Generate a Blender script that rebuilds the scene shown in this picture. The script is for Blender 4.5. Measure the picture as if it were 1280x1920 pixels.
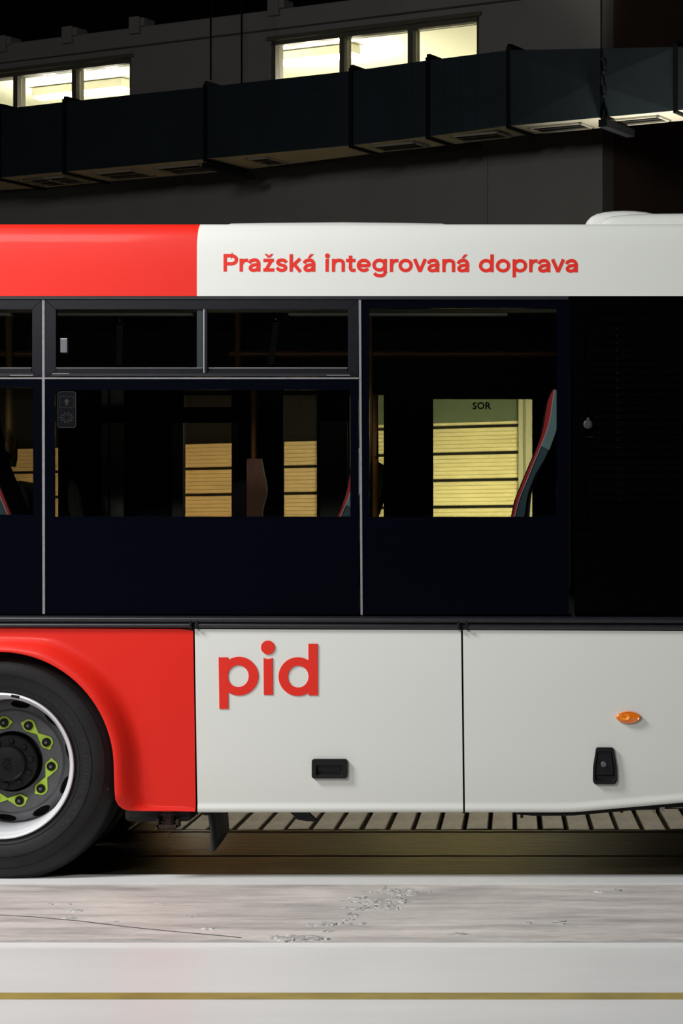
import bpy, bmesh, math, random
from mathutils import Vector, Matrix

random.seed(7)
scene = bpy.context.scene
COL = scene.collection
for o in list(bpy.data.objects):
    bpy.data.objects.remove(o, do_unlink=True)

# ------------------------------------------------------------------ camera
# image 1280x1920; shifted lens: optical axis (square to the bus side) meets the picture at (CX, CY)
F, CX, CY, CAMD, H = 4470.0, 960.0, 1050.0, 9.8, 1.32
cam_d = bpy.data.cameras.new('camera'); cam = bpy.data.objects.new('camera', cam_d); COL.objects.link(cam)
cam.location = (0, -CAMD, H); cam.rotation_euler = (math.pi / 2, 0, 0)
cam_d.sensor_width = 36; cam_d.sensor_fit = 'AUTO'
cam_d.lens = 36 * F / 1920
cam_d.shift_x = -(CX - 640) / 1920; cam_d.shift_y = (CY - 960) / 1920
cam_d.clip_end = 200
scene.camera = cam

# ------------------------------------------------------------------ world, lights, exposure
w = bpy.data.worlds.new('night'); scene.world = w; w.use_nodes = True
w.node_tree.nodes['Background'].inputs[0].default_value = (.6, .7, 1, 1)
w.node_tree.nodes['Background'].inputs[1].default_value = 0.002
scene.view_settings.view_transform = 'Standard'; scene.view_settings.look = 'None'
scene.view_settings.exposure = 0; scene.view_settings.gamma = 1; scene.view_settings.use_curve_mapping = False

def area(name, loc, target, sx, sy, power, col=(1, 1, 1), spread=180):
    l = bpy.data.lights.new(name, 'AREA'); l.shape = 'RECTANGLE'; l.size = sx; l.size_y = sy
    l.energy = power; l.color = col; l.spread = math.radians(spread)
    o = bpy.data.objects.new(name, l); COL.objects.link(o); o.location = loc
    o.rotation_euler = (Vector(target) - Vector(loc)).to_track_quat('-Z', 'Y').to_euler()
    return o

area('hall_lamp_key', (-5.6, -2.5, 5.4), (-.8, .2, 1.0), 1.8, 1.5, 560, (1, .995, .98))
area('front_fill', (-5.0, -10.5, 6.6), (-1.3, -.4, .8), 3.5, 2.0, 600, (1, 1, .99))  # frontal fill added to brighten the lower panels and floor
area('door_fill', (-5.0, 9.5, 1.7), (-4.7, 20.5, 1.9), 2.0, .6, 100, (1, .66, .35), 34)  # unseen warm light added behind the bus to brighten the tan door
area('right_door_fill', (.4, 11.0, 1.7), (-.5, 18.6, 2.0), .8, .5, 150, (1, .88, .60), 36)  # second unseen light, added only for the olive door
area('rear_floor_fill', (-.6, 6.6, 2.3), (-.6, 2.2, 0), 6.0, .3, 9, (1, .90, .70), 60)  # added light on the planks, standing in for bounce off floor and walls
area('under_duct_fill', (1.9, 15.3, 2.6), (1.5, 15.6, 6), .8, .4, 60, (1, .93, .76), 50)  # added upward light, hidden by the bus, aimed at the duct underside

# ------------------------------------------------------------------ materials
MATS = {}
def mat(name, col, rough=.5, metal=0, coat=0, vary=0, scale=8, bump=0, spec=.5, stretch=(1, 1, 1), col2=None, emit=None, es=0, detail=6):
    if name in MATS: return MATS[name]
    m = bpy.data.materials.new(name); m.use_nodes = True
    nt = m.node_tree; b = nt.nodes['Principled BSDF']
    b.inputs['Base Color'].default_value = (*col, 1); b.inputs['Roughness'].default_value = rough
    b.inputs['Metallic'].default_value = metal; b.inputs['Specular IOR Level'].default_value = spec
    if coat:
        b.inputs['Coat Weight'].default_value = coat; b.inputs['Coat Roughness'].default_value = .08
    if emit:
        b.inputs['Emission Color'].default_value = (*emit, 1); b.inputs['Emission Strength'].default_value = es
    if vary or bump or col2:
        tc = nt.nodes.new('ShaderNodeTexCoord'); mp = nt.nodes.new('ShaderNodeMapping'); mp.inputs['Scale'].default_value = stretch
        n = nt.nodes.new('ShaderNodeTexNoise'); n.inputs['Scale'].default_value = scale; n.inputs['Detail'].default_value = detail
        n.inputs['Roughness'].default_value = .6
        nt.links.new(tc.outputs['Object'], mp.inputs['Vector']); nt.links.new(mp.outputs[0], n.inputs['Vector'])
        if vary or col2:
            r = nt.nodes.new('ShaderNodeValToRGB'); r.color_ramp.elements[0].position = .32; r.color_ramp.elements[1].position = .68
            c2 = col2 or tuple(max(0, c * (1 - vary)) for c in col)
            r.color_ramp.elements[0].color = (*c2, 1); r.color_ramp.elements[1].color = (*col, 1)
            nt.links.new(n.outputs['Fac'], r.inputs['Fac']); nt.links.new(r.outputs['Color'], b.inputs['Base Color'])
        if bump:
            bp = nt.nodes.new('ShaderNodeBump'); bp.inputs['Strength'].default_value = bump; bp.inputs['Distance'].default_value = .01
            nt.links.new(n.outputs['Fac'], bp.inputs['Height']); nt.links.new(bp.outputs['Normal'], b.inputs['Normal'])
    MATS[name] = m
    return m

def glass_mat(name, tint, refl=.06):
    m = bpy.data.materials.new(name); m.use_nodes = True; nt = m.node_tree; nt.nodes.clear()
    out = nt.nodes.new('ShaderNodeOutputMaterial'); mix = nt.nodes.new('ShaderNodeMixShader')
    tr = nt.nodes.new('ShaderNodeBsdfTransparent'); gl = nt.nodes.new('ShaderNodeBsdfGlossy'); fr = nt.nodes.new('ShaderNodeFresnel')
    tr.inputs[0].default_value = (*tint, 1); gl.inputs['Roughness'].default_value = .02; fr.inputs[0].default_value = 1.5
    nt.links.new(fr.outputs[0], mix.inputs[0]); nt.links.new(tr.outputs[0], mix.inputs[1]); nt.links.new(gl.outputs[0], mix.inputs[2])
    nt.links.new(mix.outputs[0], out.inputs[0]); MATS[name] = m
    return m

RED = mat('red_paint', (.65, .016, .008), .42, coat=.06, spec=.22)
WHITE = mat('white_paint', (.635, .65, .615), .42, coat=.15)
VINYL = mat('red_vinyl', (.66, .022, .011), .5, spec=.25)
TRIM = mat('black_trim', (.006, .0065, .010), .3, vary=.3, scale=30, spec=.25)
TRIM2 = mat('black_moulding', (.012, .013, .018), .3, vary=.4, scale=25, stretch=(1, 4, 4))
FRIT = mat('black_enamel_glass', (.0012, .0016, .004), .12, spec=.35)
LOUV = mat('black_louvre_paint', (.0007, .0007, .0009), .2, spec=.05)
JOINT = mat('grey_sealant', (.20, .20, .22), .6, vary=.3, scale=40)
PLASTIC = mat('black_plastic', (.007, .007, .008), .32, spec=.3)
RUBBER = mat('tyre_rubber', (.008, .008, .009), .5, vary=.35, scale=14, bump=.05, spec=.28)
DARK = mat('underbody_black', (.004, .004, .004), .8, vary=.4)
RUST = mat('rusty_steel', (.05, .032, .022), .75, vary=.6, scale=40, bump=.4)
STEEL = mat('silver_rim_paint', (.80, .81, .84), .3, metal=.3)
STEEL2 = mat('grey_disc_paint', (.105, .105, .11), .42, metal=.3, vary=.2, scale=20)
HUB = mat('black_hub_paint', (.005, .005, .0055), .5, vary=.4, scale=25, spec=.2)
NUT = mat('dark_nut', (.004, .004, .004), .45, spec=.2)
STUD = mat('stud_grey', (.09, .085, .085), .5)
LIME = mat('lime_plastic', (.40, .60, .045), .5)
AMBER = mat('amber_lens', (.75, .17, .008), .12, coat=.8)
AMBER2 = mat('amber_reflector', (.95, .28, .02), .2)
CHROME = mat('brushed_metal', (.5, .5, .52), .3, metal=.8)
GREYMET = mat('grey_latch', (.10, .10, .115), .4, metal=.2)
GLASS = glass_mat('tinted_glass', (.82, .83, .82))
GLASS2 = glass_mat('far_tinted_glass', (.70, .71, .62))
SEATRED = mat('seat_red_fabric', (.85, .035, .04), .5)
SEATTEAL = mat('seat_teal_shell', (.30, .46, .50), .4)
SEATDARK = mat('seat_dark_teal_shell', (.07, .14, .17), .45)
SEATNAVY = mat('seat_navy_shell', (.012, .022, .032), .5)
PIPING = mat('seat_white_piping', (.7, .72, .74), .5)
POLE = mat('orange_brown_pole', (.26, .10, .02), .3)
POLEY = mat('ochre_pole', (.22, .13, .025), .35)
WOOD = mat('brown_partition_wood', (.26, .09, .03), .45, vary=.3, scale=10, stretch=(6, 6, 1))
INTER = mat('interior_dark_panel', (.02, .02, .016), .6)
INTERC = mat('interior_ceiling', (.05, .05, .038), .6)
STRIPM = mat('ceiling_light_diffuser', (.85, .85, .7), .4)
STICK = mat('sticker_grey_print', (.022, .025, .025), .6, spec=.1)
STICKD = mat('sticker_black', (.002, .002, .003), .5, spec=.06)
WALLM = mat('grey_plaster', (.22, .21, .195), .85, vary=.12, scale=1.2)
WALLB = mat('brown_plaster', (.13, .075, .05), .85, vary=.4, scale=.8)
WINF = mat('window_frame_brown', (.09, .08, .055), .6)
ROOMW = mat('office_cream_wall', (.82, .81, .70), .8)
LAMPM = mat('fluorescent_tube', (1, 1, 1), .5, emit=(1, .97, .80), es=6)
LAMPB = mat('lamp_housing', (.75, .74, .62), .5)
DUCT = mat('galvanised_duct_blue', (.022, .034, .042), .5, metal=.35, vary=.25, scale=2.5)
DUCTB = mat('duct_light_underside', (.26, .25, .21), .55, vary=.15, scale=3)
DUCTF = mat('duct_flange_dark', (.006, .007, .009), .8, spec=.06)
VENTM = mat('vent_black', (.006, .006, .006), .6)
TAN = mat('tan_door_panel', (.62, .50, .31), .55, vary=.12, scale=3, stretch=(1, 1, 4))
OLIVE = mat('olive_door_panel', (.55, .50, .29), .55, vary=.1, scale=3, stretch=(1, 1, 4))
GREEN = mat('green_door_top', (.075, .10, .065), .5)
DOORK = mat('door_dark_glazing', (.01, .01, .01), .3)
DOORJ = mat('door_jamb', (.30, .30, .22), .6)
CEILM = mat('dark_ceiling', (.008, .008, .009), .9)
FLOORP = mat('painted_floor', (.67, .67, .665), .38, vary=.10, scale=1.6, stretch=(.5, 1.5, 1))
FLOORW = mat('white_line_paint', (.74, .745, .74), .42, vary=.06, scale=5)
YEL = mat('yellow_line_paint', (.36, .27, .055), .5, vary=.35, scale=5, stretch=(1, 1, 1))
CRACK = mat('crack_dark', (.06, .058, .058), .9)
FLAKE = mat('concrete_flake', (.60, .585, .56), .9, vary=.75, scale=45)
BOARD = mat('dark_oiled_board', (.085, .068, .042), .40, vary=.9, scale=6, stretch=(.5, 5, 1), bump=1, spec=.3)
PLANK = mat('worn_plank', (.36, .32, .235), .55, vary=.4, scale=7, stretch=(1.5, .5, 1), bump=.1)
PITM = mat('pit_black', (.003, .003, .003), .9)
BACKF = mat('hall_floor', (.10, .093, .08), .35, vary=.2, scale=1)
BLUE = mat('blue_led', (.02, .06, 1), .4, emit=(.02, .1, 1), es=2)
SIREN = mat('siren_grey', (.03, .03, .03), .6)

# worn concrete with streaks and stains of its own
def worn():
    m = bpy.data.materials.new('worn_concrete'); m.use_nodes = True; nt = m.node_tree; b = nt.nodes['Principled BSDF']
    tc = nt.nodes.new('ShaderNodeTexCoord')
    def noise(scale, st, det=8):
        mp = nt.nodes.new('ShaderNodeMapping'); mp.inputs['Scale'].default_value = st
        n = nt.nodes.new('ShaderNodeTexNoise'); n.inputs['Scale'].default_value = scale; n.inputs['Detail'].default_value = det
        n.inputs['Roughness'].default_value = .65
        nt.links.new(tc.outputs['Object'], mp.inputs[0]); nt.links.new(mp.outputs[0], n.inputs['Vector']); return n
    def ramp(n, a, ca, c, cc):
        r = nt.nodes.new('ShaderNodeValToRGB'); e = r.color_ramp.elements
        e[0].position = a; e[0].color = (*ca, 1); e[1].position = c; e[1].color = (*cc, 1)
        nt.links.new(n.outputs['Fac'], r.inputs[0]); return r
    def mul(a, c):
        x = nt.nodes.new('ShaderNodeMix'); x.data_type = 'RGBA'; x.blend_type = 'MULTIPLY'; x.inputs[0].default_value = 1
        nt.links.new(a.outputs[0] if a.bl_idname != 'ShaderNodeMix' else a.outputs[2], x.inputs[6]); nt.links.new(c.outputs[0], x.inputs[7]); return x
    a = ramp(noise(1.6, (.5, 1.6, 1)), .3, (.42, .39, .37), .62, (.66, .615, .575))
    c = ramp(noise(2.6, (.6, 2.4, 1)), .33, (.60, .60, .62), .56, (1, 1, 1))
    d = ramp(noise(30, (.6, 2, 1), 4), .3, (.85, .85, .85), .6, (1, 1, 1))
    x = mul(mul(a, c), d)
    nt.links.new(x.outputs[2], b.inputs['Base Color']); b.inputs['Roughness'].default_value = .55
    bp = nt.nodes.new('ShaderNodeBump'); bp.inputs['Strength'].default_value = .12; bp.inputs['Distance'].default_value = .01
    nn = noise(25, (1, 2, 1)); nt.links.new(nn.outputs['Fac'], bp.inputs['Height']); nt.links.new(bp.outputs[0], b.inputs['Normal'])
    return m
WORN = worn()

# ------------------------------------------------------------------ helpers
def P(px, py, Y=0.0):
    """photo pixel -> point of the vertical plane at distance Y behind the bus side"""
    d = CAMD + Y
    return Vector(((px - CX) * d / F, Y, H + (CY - py) * d / F))
def GY(py): return F * H / (py - CY) - CAMD          # floor row -> Y

WORLD = {}
def link(o, parent=None, origin=(0, 0, 0)):
    COL.objects.link(o)
    if parent is not None:
        o.parent = parent; o.matrix_parent_inverse = Matrix.Translation(-WORLD[parent.name])
    WORLD[o.name] = Vector(origin)
    return o
def empty(name, loc, parent=None):
    o = bpy.data.objects.new(name, None); o.empty_display_size = .1
    link(o, parent, loc); o.location = loc
    return o
def tag(o, label=None, cat=None, group=None, kind=None):
    if label: o['label'] = label
    if cat: o['category'] = cat
    if group: o['group'] = group
    if kind: o['kind'] = kind
    return o

class MB:
    def __init__(s): s.v = []; s.f = []
    def add(s, vs, fs):
        n = len(s.v); s.v += [tuple(v) for v in vs]; s.f += [tuple(i + n for i in f) for f in fs]; return s
    def box(s, x0, x1, y0, y1, z0, z1, M=None):
        vs = [Vector(p) for p in ((x0, y0, z0), (x1, y0, z0), (x1, y1, z0), (x0, y1, z0), (x0, y0, z1), (x1, y0, z1), (x1, y1, z1), (x0, y1, z1))]
        if M: vs = [M @ v for v in vs]
        return s.add(vs, [(0, 3, 2, 1), (4, 5, 6, 7), (0, 1, 5, 4), (1, 2, 6, 5), (2, 3, 7, 6), (3, 0, 4, 7)])
    def prism(s, poly, y0, y1):
        """poly: list of (x,z); extruded from y0 (front) to y1"""
        n = len(poly); vs = [(x, y0, z) for x, z in poly] + [(x, y1, z) for x, z in poly]
        return s.add(vs, [tuple(range(n)), tuple(range(2 * n - 1, n - 1, -1))] + [(i, i + n, (i + 1) % n + n, (i + 1) % n) for i in range(n)])
    def pxprism(s, pts, Y, depth):
        q = [P(a, b, Y) for a, b in pts]
        return s.prism([(v.x, v.z) for v in q], Y, Y + depth)
    def pxbox(s, a0, a1, b0, b1, Y, depth):
        return s.pxprism([(a0, b0), (a0, b1), (a1, b1), (a1, b0)], Y, depth)
    def grid(s, rows, closed=False):
        n = len(rows[0]); vs = [p for r in rows for p in r]; fs = []
        for i in range(len(rows) - 1):
            for j in range(n if closed else n - 1):
                k = (j + 1) % n
                fs.append((i * n + j, (i + 1) * n + j, (i + 1) * n + k, i * n + k))
        return s.add(vs, fs)
    def tube(s, pts, r, n=10, cap=True):
        pts = [Vector(p) for p in pts]; rows = []
        for i, p in enumerate(pts):
            d = (pts[min(i + 1, len(pts) - 1)] - pts[max(i - 1, 0)]).normalized()
            a = d.orthogonal().normalized() if abs(d.z) > .95 else d.cross(Vector((0, 0, 1))).normalized()
            b = d.cross(a); rr = r[i] if isinstance(r, (list, tuple)) else r
            rows.append([p + a * math.cos(2 * math.pi * k / n) * rr + b * math.sin(2 * math.pi * k / n) * rr for k in range(n)])
        base = len(s.v); s.grid(rows, True)
        if cap:
            s.f.append(tuple(base + k for k in range(n))); m = base + n * (len(pts) - 1)
            s.f.append(tuple(m + k for k in reversed(range(n))))
        return s
    def lathe(s, prof, c, n=96, a0=0, a1=2 * math.pi, clampz=None):
        """prof: (radius, Y) pairs; axis along Y through c=(x,z)"""
        full = abs(a1 - a0 - 2 * math.pi) < 1e-6; m = n if full else n + 1; rows = []
        for r, y in prof:
            row = []
            for k in range(m):
                a = a0 + (a1 - a0) * k / n; z = c[1] + r * math.sin(a)
                if clampz is not None: z = max(z, clampz)
                row.append((c[0] + r * math.cos(a), y, z))
            rows.append(row)
        return s.grid(rows, full)
    def mesh(s, name, smooth=None, bevel=0, seg=2, weld=False):
        me = bpy.data.meshes.new(name); me.from_pydata(s.v, [], s.f); me.update()
        bm = bmesh.new(); bm.from_mesh(me)
        if weld: bmesh.ops.remove_doubles(bm, verts=bm.verts, dist=1e-5)
        bmesh.ops.recalc_face_normals(bm, faces=bm.faces)
        if bevel:
            es = [e for e in bm.edges if len(e.link_faces) == 2 and e.calc_face_angle(0) > .5]
            bmesh.ops.bevel(bm, geom=es, offset=bevel, segments=seg, affect='EDGES', profile=.5, clamp_overlap=True)
        bm.to_mesh(me); bm.free()
        if smooth is not None:
            for p in me.polygons: p.use_smooth = True
            me.set_sharp_from_angle(angle=math.radians(smooth))
        return me
    def build(s, name, m, parent=None, smooth=None, bevel=0, seg=2, weld=False, **t):
        me = s.mesh(name, smooth, bevel, seg, weld); me.materials.append(m)
        o = bpy.data.objects.new(name, me); link(o, parent)
        return tag(o, **t) if t else o

def share(o, parent, M=None, name=None):
    c = o.copy(); c.name = name or o.name.split('.')[0]; COL.objects.link(c); c.parent = parent
    if parent: c.matrix_parent_inverse = Matrix.Translation(-WORLD[parent.name])
    if M is not None: c.matrix_basis = M
    WORLD[c.name] = Vector((0, 0, 0))
    return c

# skewed hall wall: local frame (s along, n out towards the bus, z up)
K = .523; KN = math.sqrt(1 + K * K); D0 = 28.4
AX = Vector((1, -K, 0)) / KN; NX = Vector((-K, -1, 0)) / KN
def WL(s, n, z): return Vector((0, D0 - CAMD, 0)) + AX * s + NX * n + Vector((0, 0, z))
WM = Matrix(((AX.x, NX.x, 0, 0), (AX.y, NX.y, 0, D0 - CAMD), (0, 0, 1, 0), (0, 0, 0, 1)))
def WP(px, py, n=0.0):
    u = (px - CX) / F; d = (D0 - KN * n) / (1 + K * u); X = u * d
    return (X - n * NX.x) / AX.x, H + (CY - py) * d / F
class WB(MB):
    """MB whose vertices are given in wall coordinates"""
    def build(s, *a, **k):
        s.v = [tuple(WM @ Vector(v)) for v in s.v]
        return MB.build(s, *a, **k)

# ================================================================== THE HALL
floor = tag(MB().box(-14, 12, -13, 45, -.5, -.30).build('floor', PITM), 'hall floor of painted concrete, worn strips and boards', kind='structure')
yb0, yb1, yw0, yy0, yy1 = GY(1640), GY(1657), GY(1768), GY(1862), GY(1874)
ys1, yp0, yp1 = GY(1602.5), GY(1554), GY(1516)
MB().box(-14, 12, -13, yw0, -.30, 0).build('painted_slab', FLOORP, floor)
ed = MB()
top_ = [(-14 + k * .1, yw0 + max(.02, .06 + .045 * math.sin(k * .31) + .02 * math.sin(k * 1.7))) for k in range(261)]
ed.grid([[(x, yw0 + .006, -.0032) for x, y in top_], [(x, y, -.0036) for x, y in top_]])
ed.build('grey_repair_edge', mat('grey_repair', (.44, .425, .415), .8, vary=.4, scale=14, stretch=(.6, 2, 1), bump=.3), floor)
MB().box(-14, 12, yw0 + .004, yb1, -.30, -.004).build('worn_concrete_strip', WORN, floor)
MB().box(-14, 12, yb1 + .004, yb0, -.30, .001).build('white_line', FLOORW, floor)
MB().box(-14, 12, yw0 - .10, yw0 - .003, -.01, .0016).build('white_line', FLOORW, floor)
MB().box(-14, 12, yy1, yy0, -.01, .0015).build('yellow_line', YEL, floor)
MB().box(-14, 12, yb0 + .006, ys1 - .016, -.2, -.006).build('long_board', BOARD, floor, bevel=.006)
MB().box(-14, 12, ys1 + .016, yp0 - .10, -.2, -.006).build('long_board', BOARD, floor, bevel=.006)
MB().box(-14, 12, yp0 - .09, yp0 - .022, -.2, -.003).build('steel_edge', BOARD, floor, bevel=.004)
MB().box(-14, 12, yp1 + .02, 45, -.30, 0).build('rear_slab', BACKF, floor)
pl = MB().box(-.0525, .0525, yp0, yp1, -.06, -.004).build('plank', PLANK, floor, bevel=.004, seg=1)
pitch = .1258; x0p = P(1204, 1551, GY(1551)).x + pitch / 2
for i in range(-40, 10):
    M = Matrix.Translation((x0p + i * pitch + random.uniform(-.002, .002), 0, random.uniform(-.003, .003)))
    if i == -40: pl.matrix_basis = M
    else: share(pl, floor, M)
# crack and spalled flakes in the worn strip
ck = MB(); pts = [(-20, 1713), (60, 1717), (150, 1725), (240, 1736), (330, 1745), (400, 1751), (452, 1756)]
for (a, b), (c, d) in zip(pts, pts[1:]):
    p = Vector(((a - CX) * (CAMD + GY(b)) / F, GY(b), 0)); q = Vector(((c - CX) * (CAMD + GY(d)) / F, GY(d), 0))
    n = (q - p).normalized().cross(Vector((0, 0, 1))) * .006
    ck.add([p - n + Vector((0, 0, -.0034)), q - n + Vector((0, 0, -.0034)), q + n + Vector((0, 0, -.0034)), p + n + Vector((0, 0, -.0034))], [(0, 1, 2, 3)])
ck.build('crack', CRACK, floor)
fk = MB()
def flake_at(px, py, size, n):
    for _ in range(n):
        a = px + random.gauss(0, size[0]); b = py + random.gauss(0, size[1]); b = min(max(b, 1660), 1764)
        Y = GY(b); c = Vector(((a - CX) * (CAMD + Y) / F, Y, -.004)); k = random.randint(5, 8)
        r = random.choice((.004, .006, .009, .014, .024)) * random.uniform(.7, 1.2); h = random.uniform(.001, .005); ph = random.random() * 6
        ring = [(math.cos(ph + 6.283 * i / k) * r * random.uniform(.4, 1.9), math.sin(ph + 6.283 * i / k) * r * random.uniform(.6, 1.8)) for i in range(k)]
        vs = [c + Vector((x, y, 0)) for x, y in ring] + [c + Vector((x * .8, y * .8, h * random.uniform(.5, 1.2))) for x, y in ring]
        fk.add(vs, [tuple(range(k, 2 * k))] + [(i, (i + 1) % k, (i + 1) % k + k, i + k) for i in range(k)])
for px, py, sx, sy, n in ((742, 1670, 22, 3, 60), (715, 1688, 26, 3, 60), (690, 1700, 20, 2, 55), (735, 1699, 14, 2, 25), (660, 1714, 6, 1.5, 10), (648, 1722, 6, 1, 8),
                          (622, 1731, 18, 1.2, 30), (595, 1733, 8, 1, 10), (608, 1744, 4, 1, 6), (560, 1756, 20, 2, 55), (575, 1760, 25, 1.5, 25), (535, 1755, 10, 1, 14)):
    flake_at(px, py, (sx, sy), n)
for _ in range(14): flake_at(random.uniform(0, 1280), random.uniform(1662, 1762), (2, 1), 2)
tag(fk.build('concrete_flakes', FLAKE, floor), kind='stuff')

tag(MB().box(-20, 16, -14, 50, 11.5, 11.9).build('ceiling', CEILM), 'dark hall ceiling', kind='structure')

# --- skewed rear wall with office windows and sectional doors
ztop = WP(320, 49)[1]
w1l, w1r = WP(-150, 100)[0], WP(246, 100)[0]; w2l, w2r = WP(506, 100)[0], WP(898, 100)[0]
zw1 = WP(515, 76)[1]; zw0 = WP(520, 306)[1]
sR = WP(1129, 200)[0]
dA0, dA1, zdA = WP(-120, 900)[0], WP(600, 900)[0], WP(390, 700)[1]
dB0, dB1, zdB = WP(652, 900)[0], WP(975, 900)[0], WP(890, 712)[1]
sL = WP(-700, 500)[0]
holes = [(w1l, w1r, zw0, zw1), (w2l, w2r, zw0, zw1), (dA0, dA1, 0, zdA), (dB0, dB1, 0, zdB)]
ss = sorted({sL, sR, w1l, w1r, w2l, w2r, dA0, dA1, dB0, dB1}); zz = sorted({0, zw0, zw1, zdA, zdB, ztop})
wb = WB()
for a, b in zip(ss, ss[1:]):
    for c, d in zip(zz, zz[1:]):
        m, q = (a + b) / 2, (c + d) / 2
        if any(h[0] < m < h[1] and h[2] < q < h[3] for h in holes): continue
        wb.box(a, b, -.3, 0, c, d)
wall = tag(wb.build('wall_back', WALLM), 'grey plastered office wall behind the bus', kind='structure')
WB().box(sL, sR, -.02, .10, ztop - .22, ztop + .02).build('fascia', WALLM, wall, bevel=.02)
WB().box(WP(911, 300)[0], WP(915, 300)[0], 0, .02, 4.6, WP(911, 285)[1]).build('joint_cover', WALLM, wall)
for px, py in ((12, 83), (136, 66), (262, 48), (522, 14)):
    s, z = WP(px, py, .05)
    b = WB().box(s - .10, s + .06, -.1, .16, z - .12, z + .10).box(s + .06, s + .13, -.1, .14, z - .03, z + .08)
    b.build('roof_bracket', WALLM, wall, bevel=.01)
# return and recessed brown wall to the right
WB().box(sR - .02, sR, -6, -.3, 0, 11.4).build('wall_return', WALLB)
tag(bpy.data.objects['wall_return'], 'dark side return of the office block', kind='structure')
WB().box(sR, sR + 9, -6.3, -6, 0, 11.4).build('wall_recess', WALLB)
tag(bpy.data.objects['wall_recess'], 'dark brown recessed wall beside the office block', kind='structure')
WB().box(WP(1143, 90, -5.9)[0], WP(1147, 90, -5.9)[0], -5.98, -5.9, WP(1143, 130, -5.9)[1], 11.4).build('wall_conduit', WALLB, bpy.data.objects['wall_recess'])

# office rooms behind the windows
def office(name, s0, s1, label):
    d = 3.4; zc = zw1 + .12; zf = zw0 - .9
    rear = tag(WB().box(s0 - .5, s1 + .5, -.3 - d - .1, -.3 - d, zf, zc).build('wall_office_rear', ROOMW), label + ', rear wall', kind='structure')
    for a in (s0 - .5, s1 + .4): tag(WB().box(a, a + .1, -.3 - d, -.3, zf, zc).build('wall_office_side', ROOMW), label + ', side wall', kind='structure')
    tag(WB().box(s0 - .5, s1 + .5, -.3 - d - .1, -.3, zc, zc + .1).build('ceiling_office', ROOMW), label + ', ceiling', kind='structure')
    tag(WB().box(s0 - .5, s1 + .5, -.3 - d - .1, -.3, zf - .1, zf).build('floor_office', ROOMW), label + ', floor', kind='structure')
    return rear
rm2 = office('office', w1l - 2.2, w2r, 'cream office room behind the lit windows')
s_a = WP(783, 100, -2.4)[0]
WB().box(s_a, s_a + 2.5, -2.6, -2.4, zw0 - .9, WP(783, 82, -2.4)[1]).build('partition', ROOMW, rm2)

def window(name, s0, s1, bars, label):
    e = tag(empty(name, WL((s0 + s1) / 2, 0, zw0)), label, kind='structure')
    f = WB(); t = .055
    f.box(s0, s1, -.22, -.04, zw1 - t * .9, zw1).box(s0, s1, -.22, -.04, zw0, zw0 + t).box(s0, s0 + t, -.22, -.04, zw0, zw1).box(s1 - t, s1, -.22, -.04, zw0, zw1)
    f.build('window_frame', WINF, e)
    for p in bars: WB().box(p[0], p[1], -.22, -.05, zw0, zw1).build('mullion', WINF, e)
    xs = [s0 + t] + [q for p in bars for q in p] + [s1 - t]
    for i in range(0, len(xs), 2):
        WB().box(xs[i], xs[i + 1], -.14, -.13, zw0 + t, zw1 - t).build('pane', GLASSO, e)
    WB().box(s0 - .03, s1 + .03, 0, .06, zw0 - .05, zw0).build('window_sill', WINF, e)
    WB().box(s0 - .04, s1 + .04, 0, .03, zw1, zw1 + .05).build('window_head', WINF, e)
GLASSO = glass_mat('office_glass', (.95, .95, .93))
S = lambda px: WP(px, 100)[0]
window('window_1', w1l, w1r, [(S(-86), S(-78)), (S(20), S(28)), (S(130), S(138))], 'lit office window row with narrow dark mullions above the duct end')
window('window_2', w2l, w2r, [(S(632), S(641)), (S(760), S(770))], 'lit three-pane office window above the duct')

def lamp(px0, px1, py0, n, label, pw):
    s0 = WP(px0, py0, n)[0]; s1 = WP(px1, py0, n)[0]; z = zw1 + .105
    e = tag(empty('fluorescent_lamp', WL((s0 + s1) / 2, n, z)), label, 'lamp', 'office ceiling lamps')
    WB().box(s0, s1, n - .10, n + .10, z - .11, z).build('housing', LAMPB, e)
    WB().box(s0 + .03, s1 - .03, n - .08, n + .08, z - .15, z - .11).build('diffuser', LAMPM, e, bevel=.01)
    for k in (.15, .5, .85):
        l = bpy.data.lights.new('tube_light', 'POINT'); l.shadow_soft_size = .1; l.energy = pw / 3; l.color = (1, .96, .78)
        o = bpy.data.objects.new('tube_light', l); link(o, e); o.location = WL(s0 + (s1 - s0) * k, n, z - .45)
lamp(68, 236, 130, -1.5, 'ceiling fluorescent lamp seen through the shorter office window row', 170)
lamp(500, 668, 95, -1.1, 'ceiling fluorescent lamp behind the three-pane office window', 190)

# sectional doors
def sectional(name, s0, s1, ztan, ztop_, seam, pitch, m, mtop, label):
    e = tag(empty(name, WL((s0 + s1) / 2, 0, 0)), label, kind='structure')
    g = .035
    WB().box(s0, s1, -.30, -.27, 0, ztop_).build('door_backing', DOORK, e)
    WB().box(s0, s1, -.26, -.20, ztan, ztop_).build('top_section', mtop, e)
    z = seam
    while z > .05: z -= pitch
    zs = []
    while z < ztan: zs.append(z); z += pitch
    for z in zs:
        a, b = max(z + g / 2, .01), min(z + pitch - g / 2, ztan)
        if b - a < .03: continue
        nr = max(1, int(round((b - a) / (pitch / 7)))); p = WB(); rows = []
        for k in range(nr):
            u0 = a + (b - a) * k / nr; u1 = a + (b - a) * (k + 1) / nr
            rows += [(u0, -.212), (u0 + .006, -.20), (u1 - .006, -.20), (u1, -.212)]
        rows = [(a, -.26)] + rows + [(b, -.26)]
        p.grid([[(s0 + .02, n, zz_), (s1 - .02, n, zz_)] for zz_, n in rows])
        p.build('door_panel', m, e)
    return e
d_ = (D0) / (1 + K * (390 - CX) / F); ptA = 49.5 * d_ / F
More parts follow.
